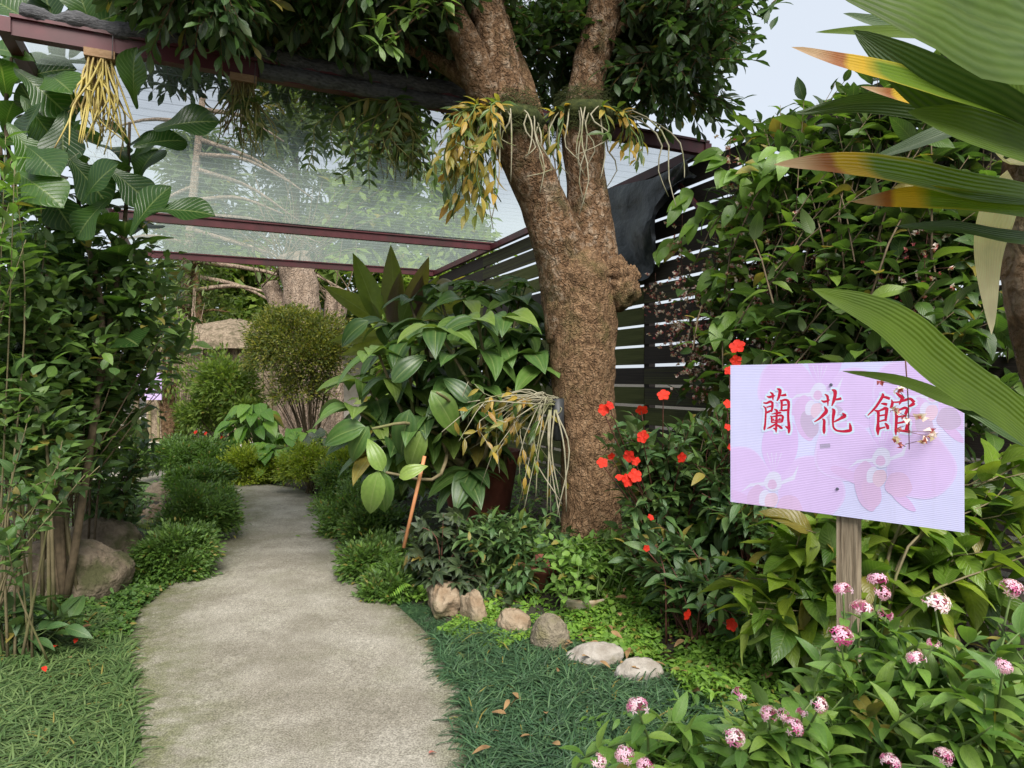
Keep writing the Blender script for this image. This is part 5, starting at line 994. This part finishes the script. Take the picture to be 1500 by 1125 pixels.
shrub('understory_shrub', 'dark shrub of narrow leaves filling the shade between trunk and sign', 'shrub', gpt(1040, 4.6), [(P(1020, 740, 4.4), (.35, .3, .25), 1), (P(1100, 780, 4.2), (.4, .3, .25), 1), (P(930, 800, 4.4), (.3, .25, .2), .7), (P(1050, 640, 4.8), (.3, .25, .3), .8)], 110, 16, VT, MT['vine'], (.1, .17), .005, MT['twig'], 131, minpx=12, t0=.3)

# ------------------------------------------------------------------ pentas in the foreground
PT = [leaf_tpl(.36, 'ovate', 8, .16, .7, .02, 2, seed=i) for i in range(4)]
star = tpl_merge([(leaf_tpl(.42, 'lance', 2, .05, .2), rot2(k * 1.2566)) for k in range(5)])
def cluster(seed, dense):
    rs = np.random.RandomState(seed); vs_, fs, uv, n, mi = [], [], [], 0, []; k = 24 if dense else 10
    d = nrm(rs.randn(k * 3, 3)); d = d[d[:, 2] > -.15][:k]
    M = frames(d * V(1, 1, .75) * (.72 + .28 * rs.rand(len(d), 1)), np.cross(d, rs.randn(len(d), 3)), d, .36 + .1 * rs.rand(len(d)))
    me = bpy.data.meshes.new('flower_cluster'); V_, F_, U_, I_ = [], [], [], []
    for m in M:
        V_.append(star[0] @ m[:3, :3].T + m[:3, 3]); F_.append(star[1] + n); U_.append(star[2]); n += len(star[0]); I_ += [0 if rs.rand() < .84 else 1] * len(star[1])
    for q in d:   # corolla tubes
        b, e = tube([q * .15 + V(0, 0, -.3), q * V(1, 1, .75) * .85], [.03, .05], 4); V_.append(b); F_.append(np.array([x for x in e if len(x) == 4][:4]) + n); U_.append(np.zeros((len(b), 2))); n += len(b); I_ += [1] * 4
    V_ = np.vstack(V_); F_ = np.vstack(F_); me.from_pydata(V_.tolist(), [], F_.tolist(), shade_flat=False)
    me.materials.append(MT['pink']); me.materials.append(MT['magenta']); me.polygons.foreach_set('material_index', np.array(I_, np.int32)); return me
CL = [cluster(i, i < 3) for i in range(5)]
def pentas(label, base, blobs, n, flw, seed):
    root, tp = shrub('pentas_plant', label, 'flower', base, blobs, n, 5, PT, MT['penta'], (.075, .135), .006, MT['greenstem'], seed, 'pentas in the foreground', minpx=12, t0=.4, opp=True, jit=.14, shell=.25)
    rs = np.random.RandomState(seed)
    for x, y, Z, r in flw:
        Z -= .22 if y > 940 else .05
        p = P(x, y, Z); r = r if r > 14 else r * 1.35; s = .88 * r * Z / F; M = np.eye(4); a = rs.rand() * 6; M[:3, :3] = np.array(Matrix.Rotation(rs.randn() * .2 + .3, 3, 'X') @ Matrix.Rotation(a, 3, 'Z')) * s; M[:3, 3] = p; inst(root, CL[rs.randint(3) if r > 14 else 3 + rs.randint(2)], M, 'flower_cluster')
        c = off(root); q = spline([c + V(rs.randn() * .1, rs.randn() * .1, 0), (c + p) / 2 + V(0, .03, .08), p + V(0, 0, -s * .3)], 8); v, f = tube(q, [.006, .003], 5); mesh_obj('stem', v, f, MT['greenstem'], root)
        for j in (5, 6):
            for sg in (1, -1): inst(root, tpl_mesh(PT[rs.randint(4)], MT['penta'], 'leaf'), frames(q[j][None], V(sg * math.cos(a + j), sg * math.sin(a + j) - .2, .2)[None], V(0, -.3, 1)[None], [.09])[0], 'leaf')
pentas('pentas plant with pink flower heads around the sign post', gpt(1270, 2.2), [(P(1250, 985, 2.15), (.22, .15, .12), 2), (P(1330, 960, 2.1), (.25, .15, .14), 2), (P(1250, 1080, 2.0), (.3, .15, .15), 2)], 46, [(1235, 864, 2.2, 16), (1285, 850, 2.25, 17), (1291, 868, 2.22, 15), (1262, 892, 2.2, 19), (1231, 932, 2.1, 22), (1298, 900, 2.2, 10), (1367, 943, 2.1, 9), (1342, 965, 2.1, 12)], 140)
pentas('pentas plant with pink heads under the lower corner of the sign beside the dracaena', gpt(1440, 1.95), [(P(1430, 980, 1.9), (.25, .15, .16), 2), (P(1480, 1060, 1.7), (.2, .14, .16), 2), (P(1400, 1090, 1.75), (.25, .12, .12), 1.5), (P(1490, 930, 2.0), (.12, .12, .14), 1)], 46, [(1370, 884, 2.1, 24), (1482, 862, 2.05, 19), (1470, 976, 1.9, 11), (1383, 1108, 1.7, 17), (1305, 1118, 1.65, 13)], 141)
pentas('pentas plant with small pale pink heads leaning over the ground cover', gpt(1150, 2.1), [(P(1140, 1090, 1.95), (.22, .14, .12), 2), (P(1210, 1060, 2.0), (.2, .14, .12), 1.5), (P(1090, 1120, 1.85), (.2, .1, .1), 1)], 36, [(1083, 1018, 2.2, 10), (1200, 1033, 2.0, 11), (1127, 1047, 2.05, 12), (1148, 1048, 2.05, 10), (1163, 1066, 2.0, 13), (1075, 1081, 1.95, 19), (1175, 1045, 2.05, 8)], 142)
pentas('pentas stem with one big pink head over the dark grass', gpt(960, 2.1), [(P(975, 1100, 2.0), (.16, .1, .07), 2), (P(1010, 1080, 2.0), (.12, .1, .06), 1)], 16, [(935, 1035, 2.05, 20), (915, 1106, 1.9, 18), (876, 1116, 1.9, 15), (945, 1122, 1.85, 16)], 143)

# ------------------------------------------------------------------ ground cover
def in_poly(q, poly):
    ins = np.zeros(len(q), bool)
    for a, b in zip(poly, np.roll(poly, -1, 0)):
        c = ((a[1] > q[:, 1]) != (b[1] > q[:, 1])); ins ^= c & (q[:, 0] < (b[0] - a[0]) * (q[:, 1] - a[1]) / (b[1] - a[1] + 1e-12) + a[0])
    return ins
def scatter(polypx, n, seed, over=.0, pts3=None):
    rs = np.random.RandomState(seed); poly = np.array([G(*p)[:2] for p in polypx]) if pts3 is None else np.array(pts3)
    lo, hi = poly.min(0), poly.max(0); q = lo + (hi - lo) * rs.rand(n * 4, 2); q = q[in_poly(q, poly)]; q = q[path_dist(q) > -over][:n]; return np.column_stack([q, height(q)])
GB = [leaf_tpl(.036, 'blade', 4, .15, 1.6 + .4 * i, seed=i) for i in range(3)]
# dark mondo grass in tufts
rs = np.random.RandomState(150)
mp = [(640, 930), (690, 925), (760, 935), (800, 928), (860, 972), (930, 992), (985, 1015), (1060, 1045), (1100, 1125), (1120, 1400), (690, 1400), (690, 1125), (685, 1060), (668, 1000)]
t_ = scatter(mp, 620, 151, .03); t_[:, 2] = np.maximum(t_[:, 2], .0)
pp = np.repeat(t_, 46, 0) + rs.randn(len(t_) * 46, 3) * V(.022, .022, 0); a = rs.rand(len(pp)) * 6.28; lean = rs.uniform(.4, 1.5, len(pp))
bias = np.array([-.25, -.35, 0]); M = frames(pp, np.stack([np.cos(a), np.sin(a), lean], 1) + bias, np.stack([-np.cos(a), -np.sin(a), np.full(len(a), .8)], 1), .13 + .1 * rs.rand(len(pp)))
o = cloud('mondo_grass', GB, M, MT['mondo'], None, 1); tag(o, 'dark green mondo grass carpet between path and stones', 'grass', kind='stuff')
tp_ = [(585, 880), (630, 890), (655, 915), (650, 945), (620, 925)]; t_ = scatter(tp_, 60, 152, .03); pp = np.repeat(t_, 34, 0) + rs.randn(len(t_) * 34, 3) * V(.02, .02, 0); a = rs.rand(len(pp)) * 6.28
o = cloud('mondo_grass', GB, frames(pp, np.stack([np.cos(a), np.sin(a), rs.uniform(.3, 1.2, len(pp))], 1), np.stack([-np.cos(a), -np.sin(a), a * 0 + .8], 1), .1 + .06 * rs.rand(len(pp))), MT['mondo'], None, 2); tag(o, 'small tuft of dark mondo grass beside the slab rocks', 'grass', kind='stuff')
# lawn on the left
lp = [(-120, 905), (60, 905), (150, 895), (188, 930), (190, 970), (203, 1050), (192, 1125), (150, 1600), (-700, 1500), (-300, 1000)]
t_ = scatter(lp, 34000, 153, .05); t_[:, 2] = np.maximum(t_[:, 2], 0); a = rs.rand(len(t_)) * 6.28; d = np.stack([np.cos(a) + .35, np.sin(a) - .3, rs.uniform(.25, 1.1, len(t_))], 1)
o = cloud('lawn_grass', [leaf_tpl(.06, 'blade', 3, .1, 1.3, seed=i) for i in range(3)], frames(t_, d, np.stack([-np.cos(a), -np.sin(a), a * 0 + .9], 1), .07 + .11 * rs.rand(len(t_))), MT['lawn'], None, 3); tag(o, 'shaggy light green lawn grass along the path beside the cane stems', 'grass', kind='stuff')
TRI = tpl_merge([(leaf_tpl(.85, 'obovate', 2, .08, .4), rot2(k * 2.094)) for k in range(3)])
def carpet(nm, label, polypx, n, size, tpls, mat, seed, hgt=.05, pts3=None, cat='ground cover', over=.04):
    rs = np.random.RandomState(seed); t = scatter(polypx, n, seed, over, pts3); t[:, 2] = np.maximum(t[:, 2], .0) + hgt * rs.rand(len(t)) * (.6 + .4 * np.sin(t[:, 0] * 9) * np.cos(t[:, 1] * 8))
    a = rs.rand(len(t)) * 6.28; o = cloud(nm, tpls, frames(t, np.stack([np.cos(a), np.sin(a), rs.randn(len(t)) * .25], 1), V(0, -.2, 1) + rs.randn(len(t), 3) * .35, size[0] + (size[1] - size[0]) * rs.rand(len(t))), MT[mat], None, seed); return tag(o, label, cat, kind='stuff')
carpet('clover', 'bright green clover patch between slab rock and round stone', [(640, 925), (700, 900), (760, 935), (790, 950), (740, 962), (690, 955)], 2400, (.016, .028), [TRI], 'clover', 160, .07)
carpet('clover', 'bright clover behind the long grey stone', [(820, 900), (900, 880), (960, 950), (960, 985), (860, 960)], 2600, (.016, .028), [TRI], 'clover', 161, .07)
carpet('ground_cover', 'lush green small leaved cover between pale stones and pentas', [(985, 990), (1040, 950), (1120, 960), (1180, 1010), (1120, 1060), (1040, 1060), (990, 1030)], 3600, (.03, .06), NT, 'clover', 162, .16)
carpet('ground_cover', 'dark leafy ground cover under the red impatiens', [(820, 830), (1000, 800), (1200, 850), (1300, 1000), (1050, 980), (960, 960), (850, 900)], 5000, (.02, .05), NT, 'cover', 163, .1)
carpet('ground_cover', 'low green weeds between the big boulder and the lawn', [(-60, 930), (-60, 880), (60, 893), (150, 888), (200, 850), (262, 835), (250, 860), (205, 895), (190, 930), (150, 945)], 6000, (.018, .045), NT + [TRI], 'cover', 164, .09)
carpet('ground_cover', 'weeds and leaf litter plants in the shade left of the clipped shrubs', None, 7000, (.03, .08), NT, 'cover', 165, .16, [(-7, 4.4), (-2.4, 4.6), (-2.3, 5.6), (-2.6, 7), (-3.6, 9.2), (-8, 9.8), (-9, 6)])
carpet('ground_cover', 'dark planting carpet under the potted shrub and the fence', None, 8000, (.03, .08), NT, 'cover', 166, .16, [(-1.4, 5.4), (.3, 4.6), (2.2, 4.0), (2.4, 5.0), (-.5, 10.5), (-3.2, 11), (-2.4, 8.4)])
carpet('ground_cover', 'green carpet plants at the end of the path', None, 5000, (.03, .07), NT, 'cover', 167, .12, [(-8, 9.6), (-4.6, 9.2), (-3.9, 10.3), (-2.2, 9.0), (-2, 12.5), (-9, 14)], over=-.03)
carpet('ground_cover', 'shadowed weeds below the pentas and the dracaena', None, 4000, (.03, .07), NT, 'cover', 168, .12, [(.35, 2.0), (.2, 2.9), (1.0, 3.3), (2.8, 3.3), (2.6, 1.0), (.9, .9)])
carpet('ground_cover', 'mixed green weeds filling the gaps behind the row of stones', None, 5500, (.025, .055), NT + [TRI], 'clover', 169, .1, [(-.75, 4.75), (-.3, 4.5), (.2, 4.02), (.6, 3.62), (1.0, 3.4), (1.5, 3.6), (1.0, 4.9), (0, 5.2), (-.9, 5.2)])
rs = np.random.RandomState(171)
lit = np.vstack([scatter(None, 90, 172, 0, [(.3, 3.4), (1.4, 3.2), (1.6, 4.4), (.2, 4.6)]), scatter(None, 10, 173, 0, [(-3.2, 3.2), (-1.7, 2.8), (-2.2, 4.8), (-3.4, 5)]), scatter(None, 30, 174, -.0, [(-.3, 2.2), (.1, 4), (1.2, 3.4), (1.0, 2.2)])]); lit[:, 2] = np.maximum(lit[:, 2], 0) + .05 + .04 * rs.rand(len(lit)); aa = rs.rand(len(lit)) * 6.28
o = cloud('leaf_litter', NT, frames(lit, np.stack([np.cos(aa), np.sin(aa), rs.randn(len(lit)) * .2], 1), V(0, 0, 1) + rs.randn(len(lit), 3) * .3, .04 + .05 * rs.rand(len(lit))), plain('dry_leaf', (.16, .09, .04), (.32, .2, .09), 20, .8), None, 4); tag(o, 'dry brown fallen leaves scattered over beds and grass', 'leaf litter', kind='stuff')
rs = np.random.RandomState(170)
for i, (x, y) in enumerate(((112, 938), (78, 952), (63, 980), (122, 912), (90, 922), (628, 1108))):
    b = G(x, y, .1 if x < 600 else .012); pt = tpl_mesh(leaf_tpl(.6, 'round', 4, .2, .8, seed=i), MT['red'] if x < 600 else MT['pinkleaf'] if 'pinkleaf' in MT else MT['calyx'], 'fallen_petal'); o = bpy.data.objects.new('fallen_petal', pt); COL.objects.link(o); o.location = tuple(b + V(0, 0, .012)); o.rotation_euler = (rs.randn() * .2, rs.randn() * .2, rs.rand() * 6); o.scale = (.04, .04, .04)
    tag(o, ['red fallen petal lying on the weeds behind the lawn grass', 'red fallen petal under the low broad leaved plant', 'pale red fallen petal on the lawn beside the broad leaved plant', 'red fallen petal among weeds in front of the big boulder', 'small red fallen petal between two other petals in the weeds', ''][i] if x < 600 else 'small reddish fallen leaf on the bare path', 'petal' if x < 600 else 'leaf', 'fallen petals on the lawn' if x < 600 else None)

# ------------------------------------------------------------------ far end of the garden
HTp = [leaf_tpl(.7, 'heart', 6, .1, .7, .05, 4, seed=i) for i in range(3)]
def bigleaf(label, base, blobs, n, size, seed, tp=HTp, mat='taro', name='taro_plant'):
    rs = np.random.RandomState(seed); root = thing(name, label, 'plant', base); 
    for k in range(n):
        b = blobs[rs.randint(len(blobs))]; p, d = ell(rs, 1, b[0], b[1], .6); p = p[0]; q = spline([base + V(rs.randn() * .08, rs.randn() * .08, 0), (base + p) / 2 + V(0, 0, .1), p], 7); v, f = tube(q, [.012, .007], 5); mesh_obj('stalk', v, f, MT['greenstem'], root)
        M = frames(p[None], (d[0] * V(1, 1, .2) + V(0, -.5, -.35))[None], (V(0, -.5, 1) + rs.randn(3) * .25)[None], [rs.uniform(*size)]); inst(root, tpl_mesh(tp[rs.randint(len(tp))], MT[mat], 'leaf'), M[0], 'leaf')
bigleaf('taro with large bright leaves in front of the round bush', gpt(385, 11.0), [bpx(372, 615, 10.9, 36, 30, 28)], 44, (.3, .45), 180, [leaf_tpl(.5, 'ovate', 6, .12, .8, .04, 4, seed=i) for i in range(3)])
bigleaf('spreading light green plant with heart shaped leaves beside the lime shrubs', gpt(435, 10.6), [bpx(430, 648, 10.5, 40, 30, 24), bpx(400, 665, 10.4, 30, 30, 18)], 95, (.22, .34), 181)
bigleaf('dark purple leaved plant under the drooping potted shrub', gpt(490, 10.2), [bpx(485, 645, 10.1, 24, 25, 18)], 30, (.18, .26), 182, mat='begonia', name='coral_bells')
def bush(name, label, base, blobs, n, size, mat, seed, clumps=60, cat='shrub', group=None, tp=SML): return fine_bush(name, label, base, blobs, n, size, tp, MT[mat], MT['twig'], seed, group, cat, clumps)
bush('round_bush', 'large rounded olive green bush with many thin stems behind the taro', gpt(455, 12.3), [bpx(435, 510, 12.2, 55, 50, 42), bpx(462, 530, 12.2, 38, 45, 38), bpx(405, 490, 12.3, 34, 40, 30), bpx(440, 570, 12.1, 40, 40, 24), bpx(378, 520, 12.4, 20, 24, 28), bpx(480, 490, 12.4, 26, 28, 26), bpx(425, 465, 12.2, 40, 35, 16), bpx(497, 525, 12.2, 16, 18, 30)], 24000, (.045, .085), 'olive', 190, 420)
bush('far_bush', 'bright yellow green bush left of the round olive bush', gpt(335, 12.8), [bpx(335, 565, 12.8, 34, 40, 36), bpx(300, 605, 12.6, 24, 30, 24), bpx(355, 600, 12.4, 28, 30, 24)], 10000, (.07, .13), 'farleaf', 191, 110)  # bright through its own light green leaf colour
bush('far_bush', 'small grey green bush beside the thin multi stemmed tree', gpt(290, 13.5), [bpx(290, 630, 13.4, 30, 30, 26)], 2600, (.06, .1), 'farleaf', 192)
st = thing('thin_tree', 'thin tree with several brown stems beside the lilac board', 'tree', gpt(245, 13.0)); c = off(st); rs = np.random.RandomState(193)
for x, y in ((232, 580), (244, 540), (256, 560), (265, 600), (240, 500), (250, 470)): v, f = tube(spline([c, P((x + 246) / 2, 610, 13), P(x, y, 13)], 8), [.07, .03], 7, .1, 5); mesh_obj('stem', v, f, MT['bark'], st)
q, d = ell(rs, 900, P(250, 520, 13), (.5, .5, .9), .3); cloud('crown', SML, frames(q, d + rs.randn(900, 3) * .5, V(0, 0, 1) + rs.randn(900, 3) * .5, .12), MT['farleaf'], st, 1)
# mossy trunk stub and lilac board
mt_ = thing('mossy_stump', 'mossy cut tree stem in front of the lilac board', 'stump', gpt(202, 10.8)); v, f = tube(spline([off(mt_) - V(0, 0, .05), off(mt_) + V(.03, 0, .5), off(mt_) + V(0, 0, .95)], 12), [.15, .12, .12], 14, .2, 5); mesh_obj('stem', v, f, MT['moss'], mt_)
lb = thing('lilac_board', 'second lilac sign board seen through the left shrubs', 'sign', gpt(198, 11.6)); v, f = box(P(196, 566, 11.6), .95, .02, .46); mesh_obj('board', v, f, pm['lilac'], lb, False); v, f = box(off(lb) + V(0, .04, .65), .08, .05, 1.4); mesh_obj('post', v, f, MT['wood'], lb, False)
# red flowers by the far boulder
ff = thing('red_flower_patch', 'small red flowering plant in front of the far orange boulder', 'flower', gpt(300, 10.9)); rs = np.random.RandomState(195)
for k in range(8):
    p = P(rs.uniform(285, 330), rs.uniform(628, 660), 10.7 + .2 * rs.rand()); v, f = tube([off(ff), (off(ff) + p) / 2 + V(0, 0, .1), p], [.008, .004], 4); mesh_obj('stem', v, f, MT['greenstem'], ff); flower(ff, p, V(rs.randn() * .3, -1, .6), .035, rs)
q, d = ell(rs, 260, P(310, 662, 10.8), (.3, .25, .2), .3); cloud('foliage', NT, frames(q, d + rs.randn(260, 3) * .4, V(0, 0, 1) + rs.randn(260, 3) * .4, .14), MT['imp'], ff, 2)
# thatched hut, pale house, cut trunks
hb = V(-7.3, 18.0, 0); hut = thing('thatched_hut', 'low thatched hut with wicker wall behind the bushes', 'hut', hb)
v, f = box(hb + V(0, 0, 1.2), 3.4, 2.4, 2.4); mesh_obj('wall', v, f, MT['thatch'], hut, False)
for k in range(16): v, f = box(hb + V(-1.6 + k * .213, -1.22, 1.2), .05, .04, 2.4); mesh_obj('cane', v, f, MT['cane'], hut, False)
vs_, fs = [], []; 
for i in range(25):
    a = 2 * pi * i / 24
    for r, z in ((1.9, 2.3), (1.85, 2.5), (1.1, 2.9), (.1, 3.15)): vs_.append(hb + V(math.cos(a) * r * 1.05, math.sin(a) * r * .8, z + .05 * noise.noise(Vector((a * 5, r * 4, 0)))))
for i in range(24):
    for k in range(3): b0 = i * 4 + k; fs.append((b0, b0 + 4, b0 + 5, b0 + 1))
mesh_obj('thatch_roof', vs_, fs, MT['thatch'], hut)
hs = V(-6.9, 27, 0); house = thing('pale_house', 'pale house with light blue tiled roof far behind the cut trunks', 'house', hs)
v, f = box(hs + V(0, 0, 1.6), 7, 5, 3.2); mesh_obj('wall', v, f, MT['plaster'], house, False)
for r in range(9):
    v, f = box(hs + V(0, -2.7 + r * .3, 3.3 + r * .2), 7.6, .34, .06, [V(1, 0, 0), nrm(V(0, .83, .55)), nrm(V(0, -.55, .83))]); mesh_obj('tile_course', v, f, MT['bluetile'], house, False)
v, f = box(hs + V(0, .6, 4.0), 7.4, 3.0, 1.4); mesh_obj('gable', v, f, MT['plaster'], house, False)
for x in (-2.2, 0, 2.2): v, f = box(hs + V(x, -2.52, 1.8), 1.1, .08, 1.2); mesh_obj('window', v, f, MT['glassdark'], house, False)
rs = np.random.RandomState(200)
for i, (pts, rad, lb_) in enumerate((([(455, 640), (445, 500), (440, 420), (428, 375)], [.5, .42, .4, .38], 'very thick pale cut tree trunk with twigs sprouting from its top'), ([(425, 640), (415, 480), (395, 415)], [.25, .22, .2], 'pale cut trunk leaning left beside the thick trunk'), ([(480, 640), (483, 480), (487, 420)], [.17, .15, .15], 'slim upright pale cut trunk right of the thick trunk'), ([(492, 640), (492, 500), (502, 430)], [.2, .18, .17], 'pale cut trunk leaning right near the banana leaves'))):
    Zt = 15.6 + i * .25; q = [P(x, y, Zt) for x, y in pts]; q[0][2] = -.1; root = thing('cut_trunk', lb_, 'trunk', V(q[0][0], q[0][1], 0), 'pale cut trunks'); v, f = tube(spline(q, 26), rad, 18, .08, 3); mesh_obj('trunk', v, f, MT['wood_cut'], root)
    for k in range(46 if i == 0 else 5):
        a = rs.uniform(-1.2, 1.2); l = rs.uniform(1.0, 2.6); top = q[-1] + V(rs.randn() * rad[-1] * .7, rs.randn() * .3, -.5 * rs.rand() * 1.2); e = top + V(math.sin(a) * l, rs.randn() * .6, math.cos(a) * l); v, f = tube(spline([top, (top + e) / 2 + V(rs.randn() * .12, 0, .1), e], 7), [.02, .006], 4); mesh_obj('twig', v, f, MT['twig'], root)
tb_ = thing('bare_twig_bush', 'leafless pale twiggy bush left of the thatched hut', 'shrub', gpt(262, 14.4)); rs = np.random.RandomState(201)
for k in range(60):
    p = P(rs.uniform(215, 310), rs.uniform(420, 560), 14.3 + rs.randn() * .3); c = off(tb_); v, f = tube(spline([c, (c + p) / 2 + rs.randn(3) * .15, p], 7), [.018, .006], 4); mesh_obj('twig', v, f, MT['wood_cut'], tb_)
# tall trees beyond the roof
def bigtree(label, x, Z, h, rad, n, mat, seed, size=(.32, .6), tp=NDL, z0=.25, name='conifer', trunk=.28):
    rs = np.random.RandomState(seed); b = V((x - CX) / F * Z, Z, 0); root = thing(name, label, 'tree', b, 'tall trees beyond the garden'); v, f = tube(spline([b, b + V(.1, 0, h * .5), b + V(0, 0, h * .97)], 14), [trunk, trunk * .6, .05], 9, .08, 2); mesh_obj('trunk', v, f, MT['bark'], root)
    ps_, ds_ = [], []
    for k in range(80):
        t = z0 + (1 - z0) * rs.rand(); rr = rad * (1 - .75 * (t - z0) / (1 - z0)) * rs.uniform(.6, 1.1); a = rs.rand() * 6.28; s0 = b + V(0, 0, h * t); e = s0 + V(math.cos(a) * rr, math.sin(a) * rr, rs.uniform(-.1, .5) * rr); 
        if k % 2: v, f = tube([s0, (s0 + e) / 2 + V(0, 0, .1), e], [.06, .015], 5); mesh_obj('limb', v, f, MT['bark'], root)
        m = int(n / 80); u = rs.rand(m, 1) ** .7; p = s0 + (e - s0) * u + rs.randn(m, 3) * V(.28, .28, .2); ps_.append(p); ds_.append(nrm(e - s0) + rs.randn(m, 3) * .7 + V(0, 0, -.2))
    ps_ = np.vstack(ps_); cloud('crown', tp, frames(ps_, np.vstack(ds_), V(0, 0, 1) + rs.randn(len(ps_), 3) * .5, rs.uniform(*size, len(ps_))), MT[mat], root, seed)
bigtree('tall dark conifer seen through the net above the hut', 300, 23, 10, 2.6, 7000, 'coni', 210)
bigtree('tall broad conifer seen through the net behind the cut trunks', 430, 24, 12.5, 3.4, 9000, 'coni', 211)
bigtree('pale green tree seen through the net near the tree trunk', 560, 22, 10.5, 2.6, 7000, 'farleaf', 212, name='tall_tree', tp=SML)
bigtree('light green tree seen through the net beside the leaning limb', 665, 26, 9.5, 2.4, 5000, 'farleaf', 218, name='tall_tree', tp=SML)
bigtree('small dark pine under the red beam left of the hut', 285, 19, 5.4, 1.5, 4000, 'coni', 214, (.15, .28))
bigtree('bright green low tree directly behind the hut', 350, 21.5, 5.6, 2.0, 4500, 'farleaf', 215, tp=SML, name='low_tree', z0=.2)
bigtree('green low tree behind the potted shrub beyond the fence end', 620, 19, 4.4, 1.6, 4000, 'farleaf', 217, tp=SML, name='low_tree', z0=.1)
bt = thing('bare_tree', 'tall leafless tree with pale diagonal branches seen through the net', 'tree', V(-9.2, 19, 0)); c = off(bt); rs = np.random.RandomState(220)
v, f = tube(spline([c, c + V(.2, 0, 5), c + V(.6, 0, 9.5)], 12), [.2, .14, .08], 9); mesh_obj('trunk', v, f, MT['wood_cut'], bt)
for k in range(14):
    s0 = c + V(.2 + .03 * k, 0, 3.6 + .42 * k); e = s0 + V(rs.uniform(2, 5.2) * (1 if k % 4 else -.6), rs.randn() * .6, rs.uniform(-2.4, .6)); v, f = tube(spline([s0, (s0 + e) / 2 + V(0, 0, .25), e], 8), [.075, .02], 6); mesh_obj('branch', v, f, MT['wood_cut'], bt)
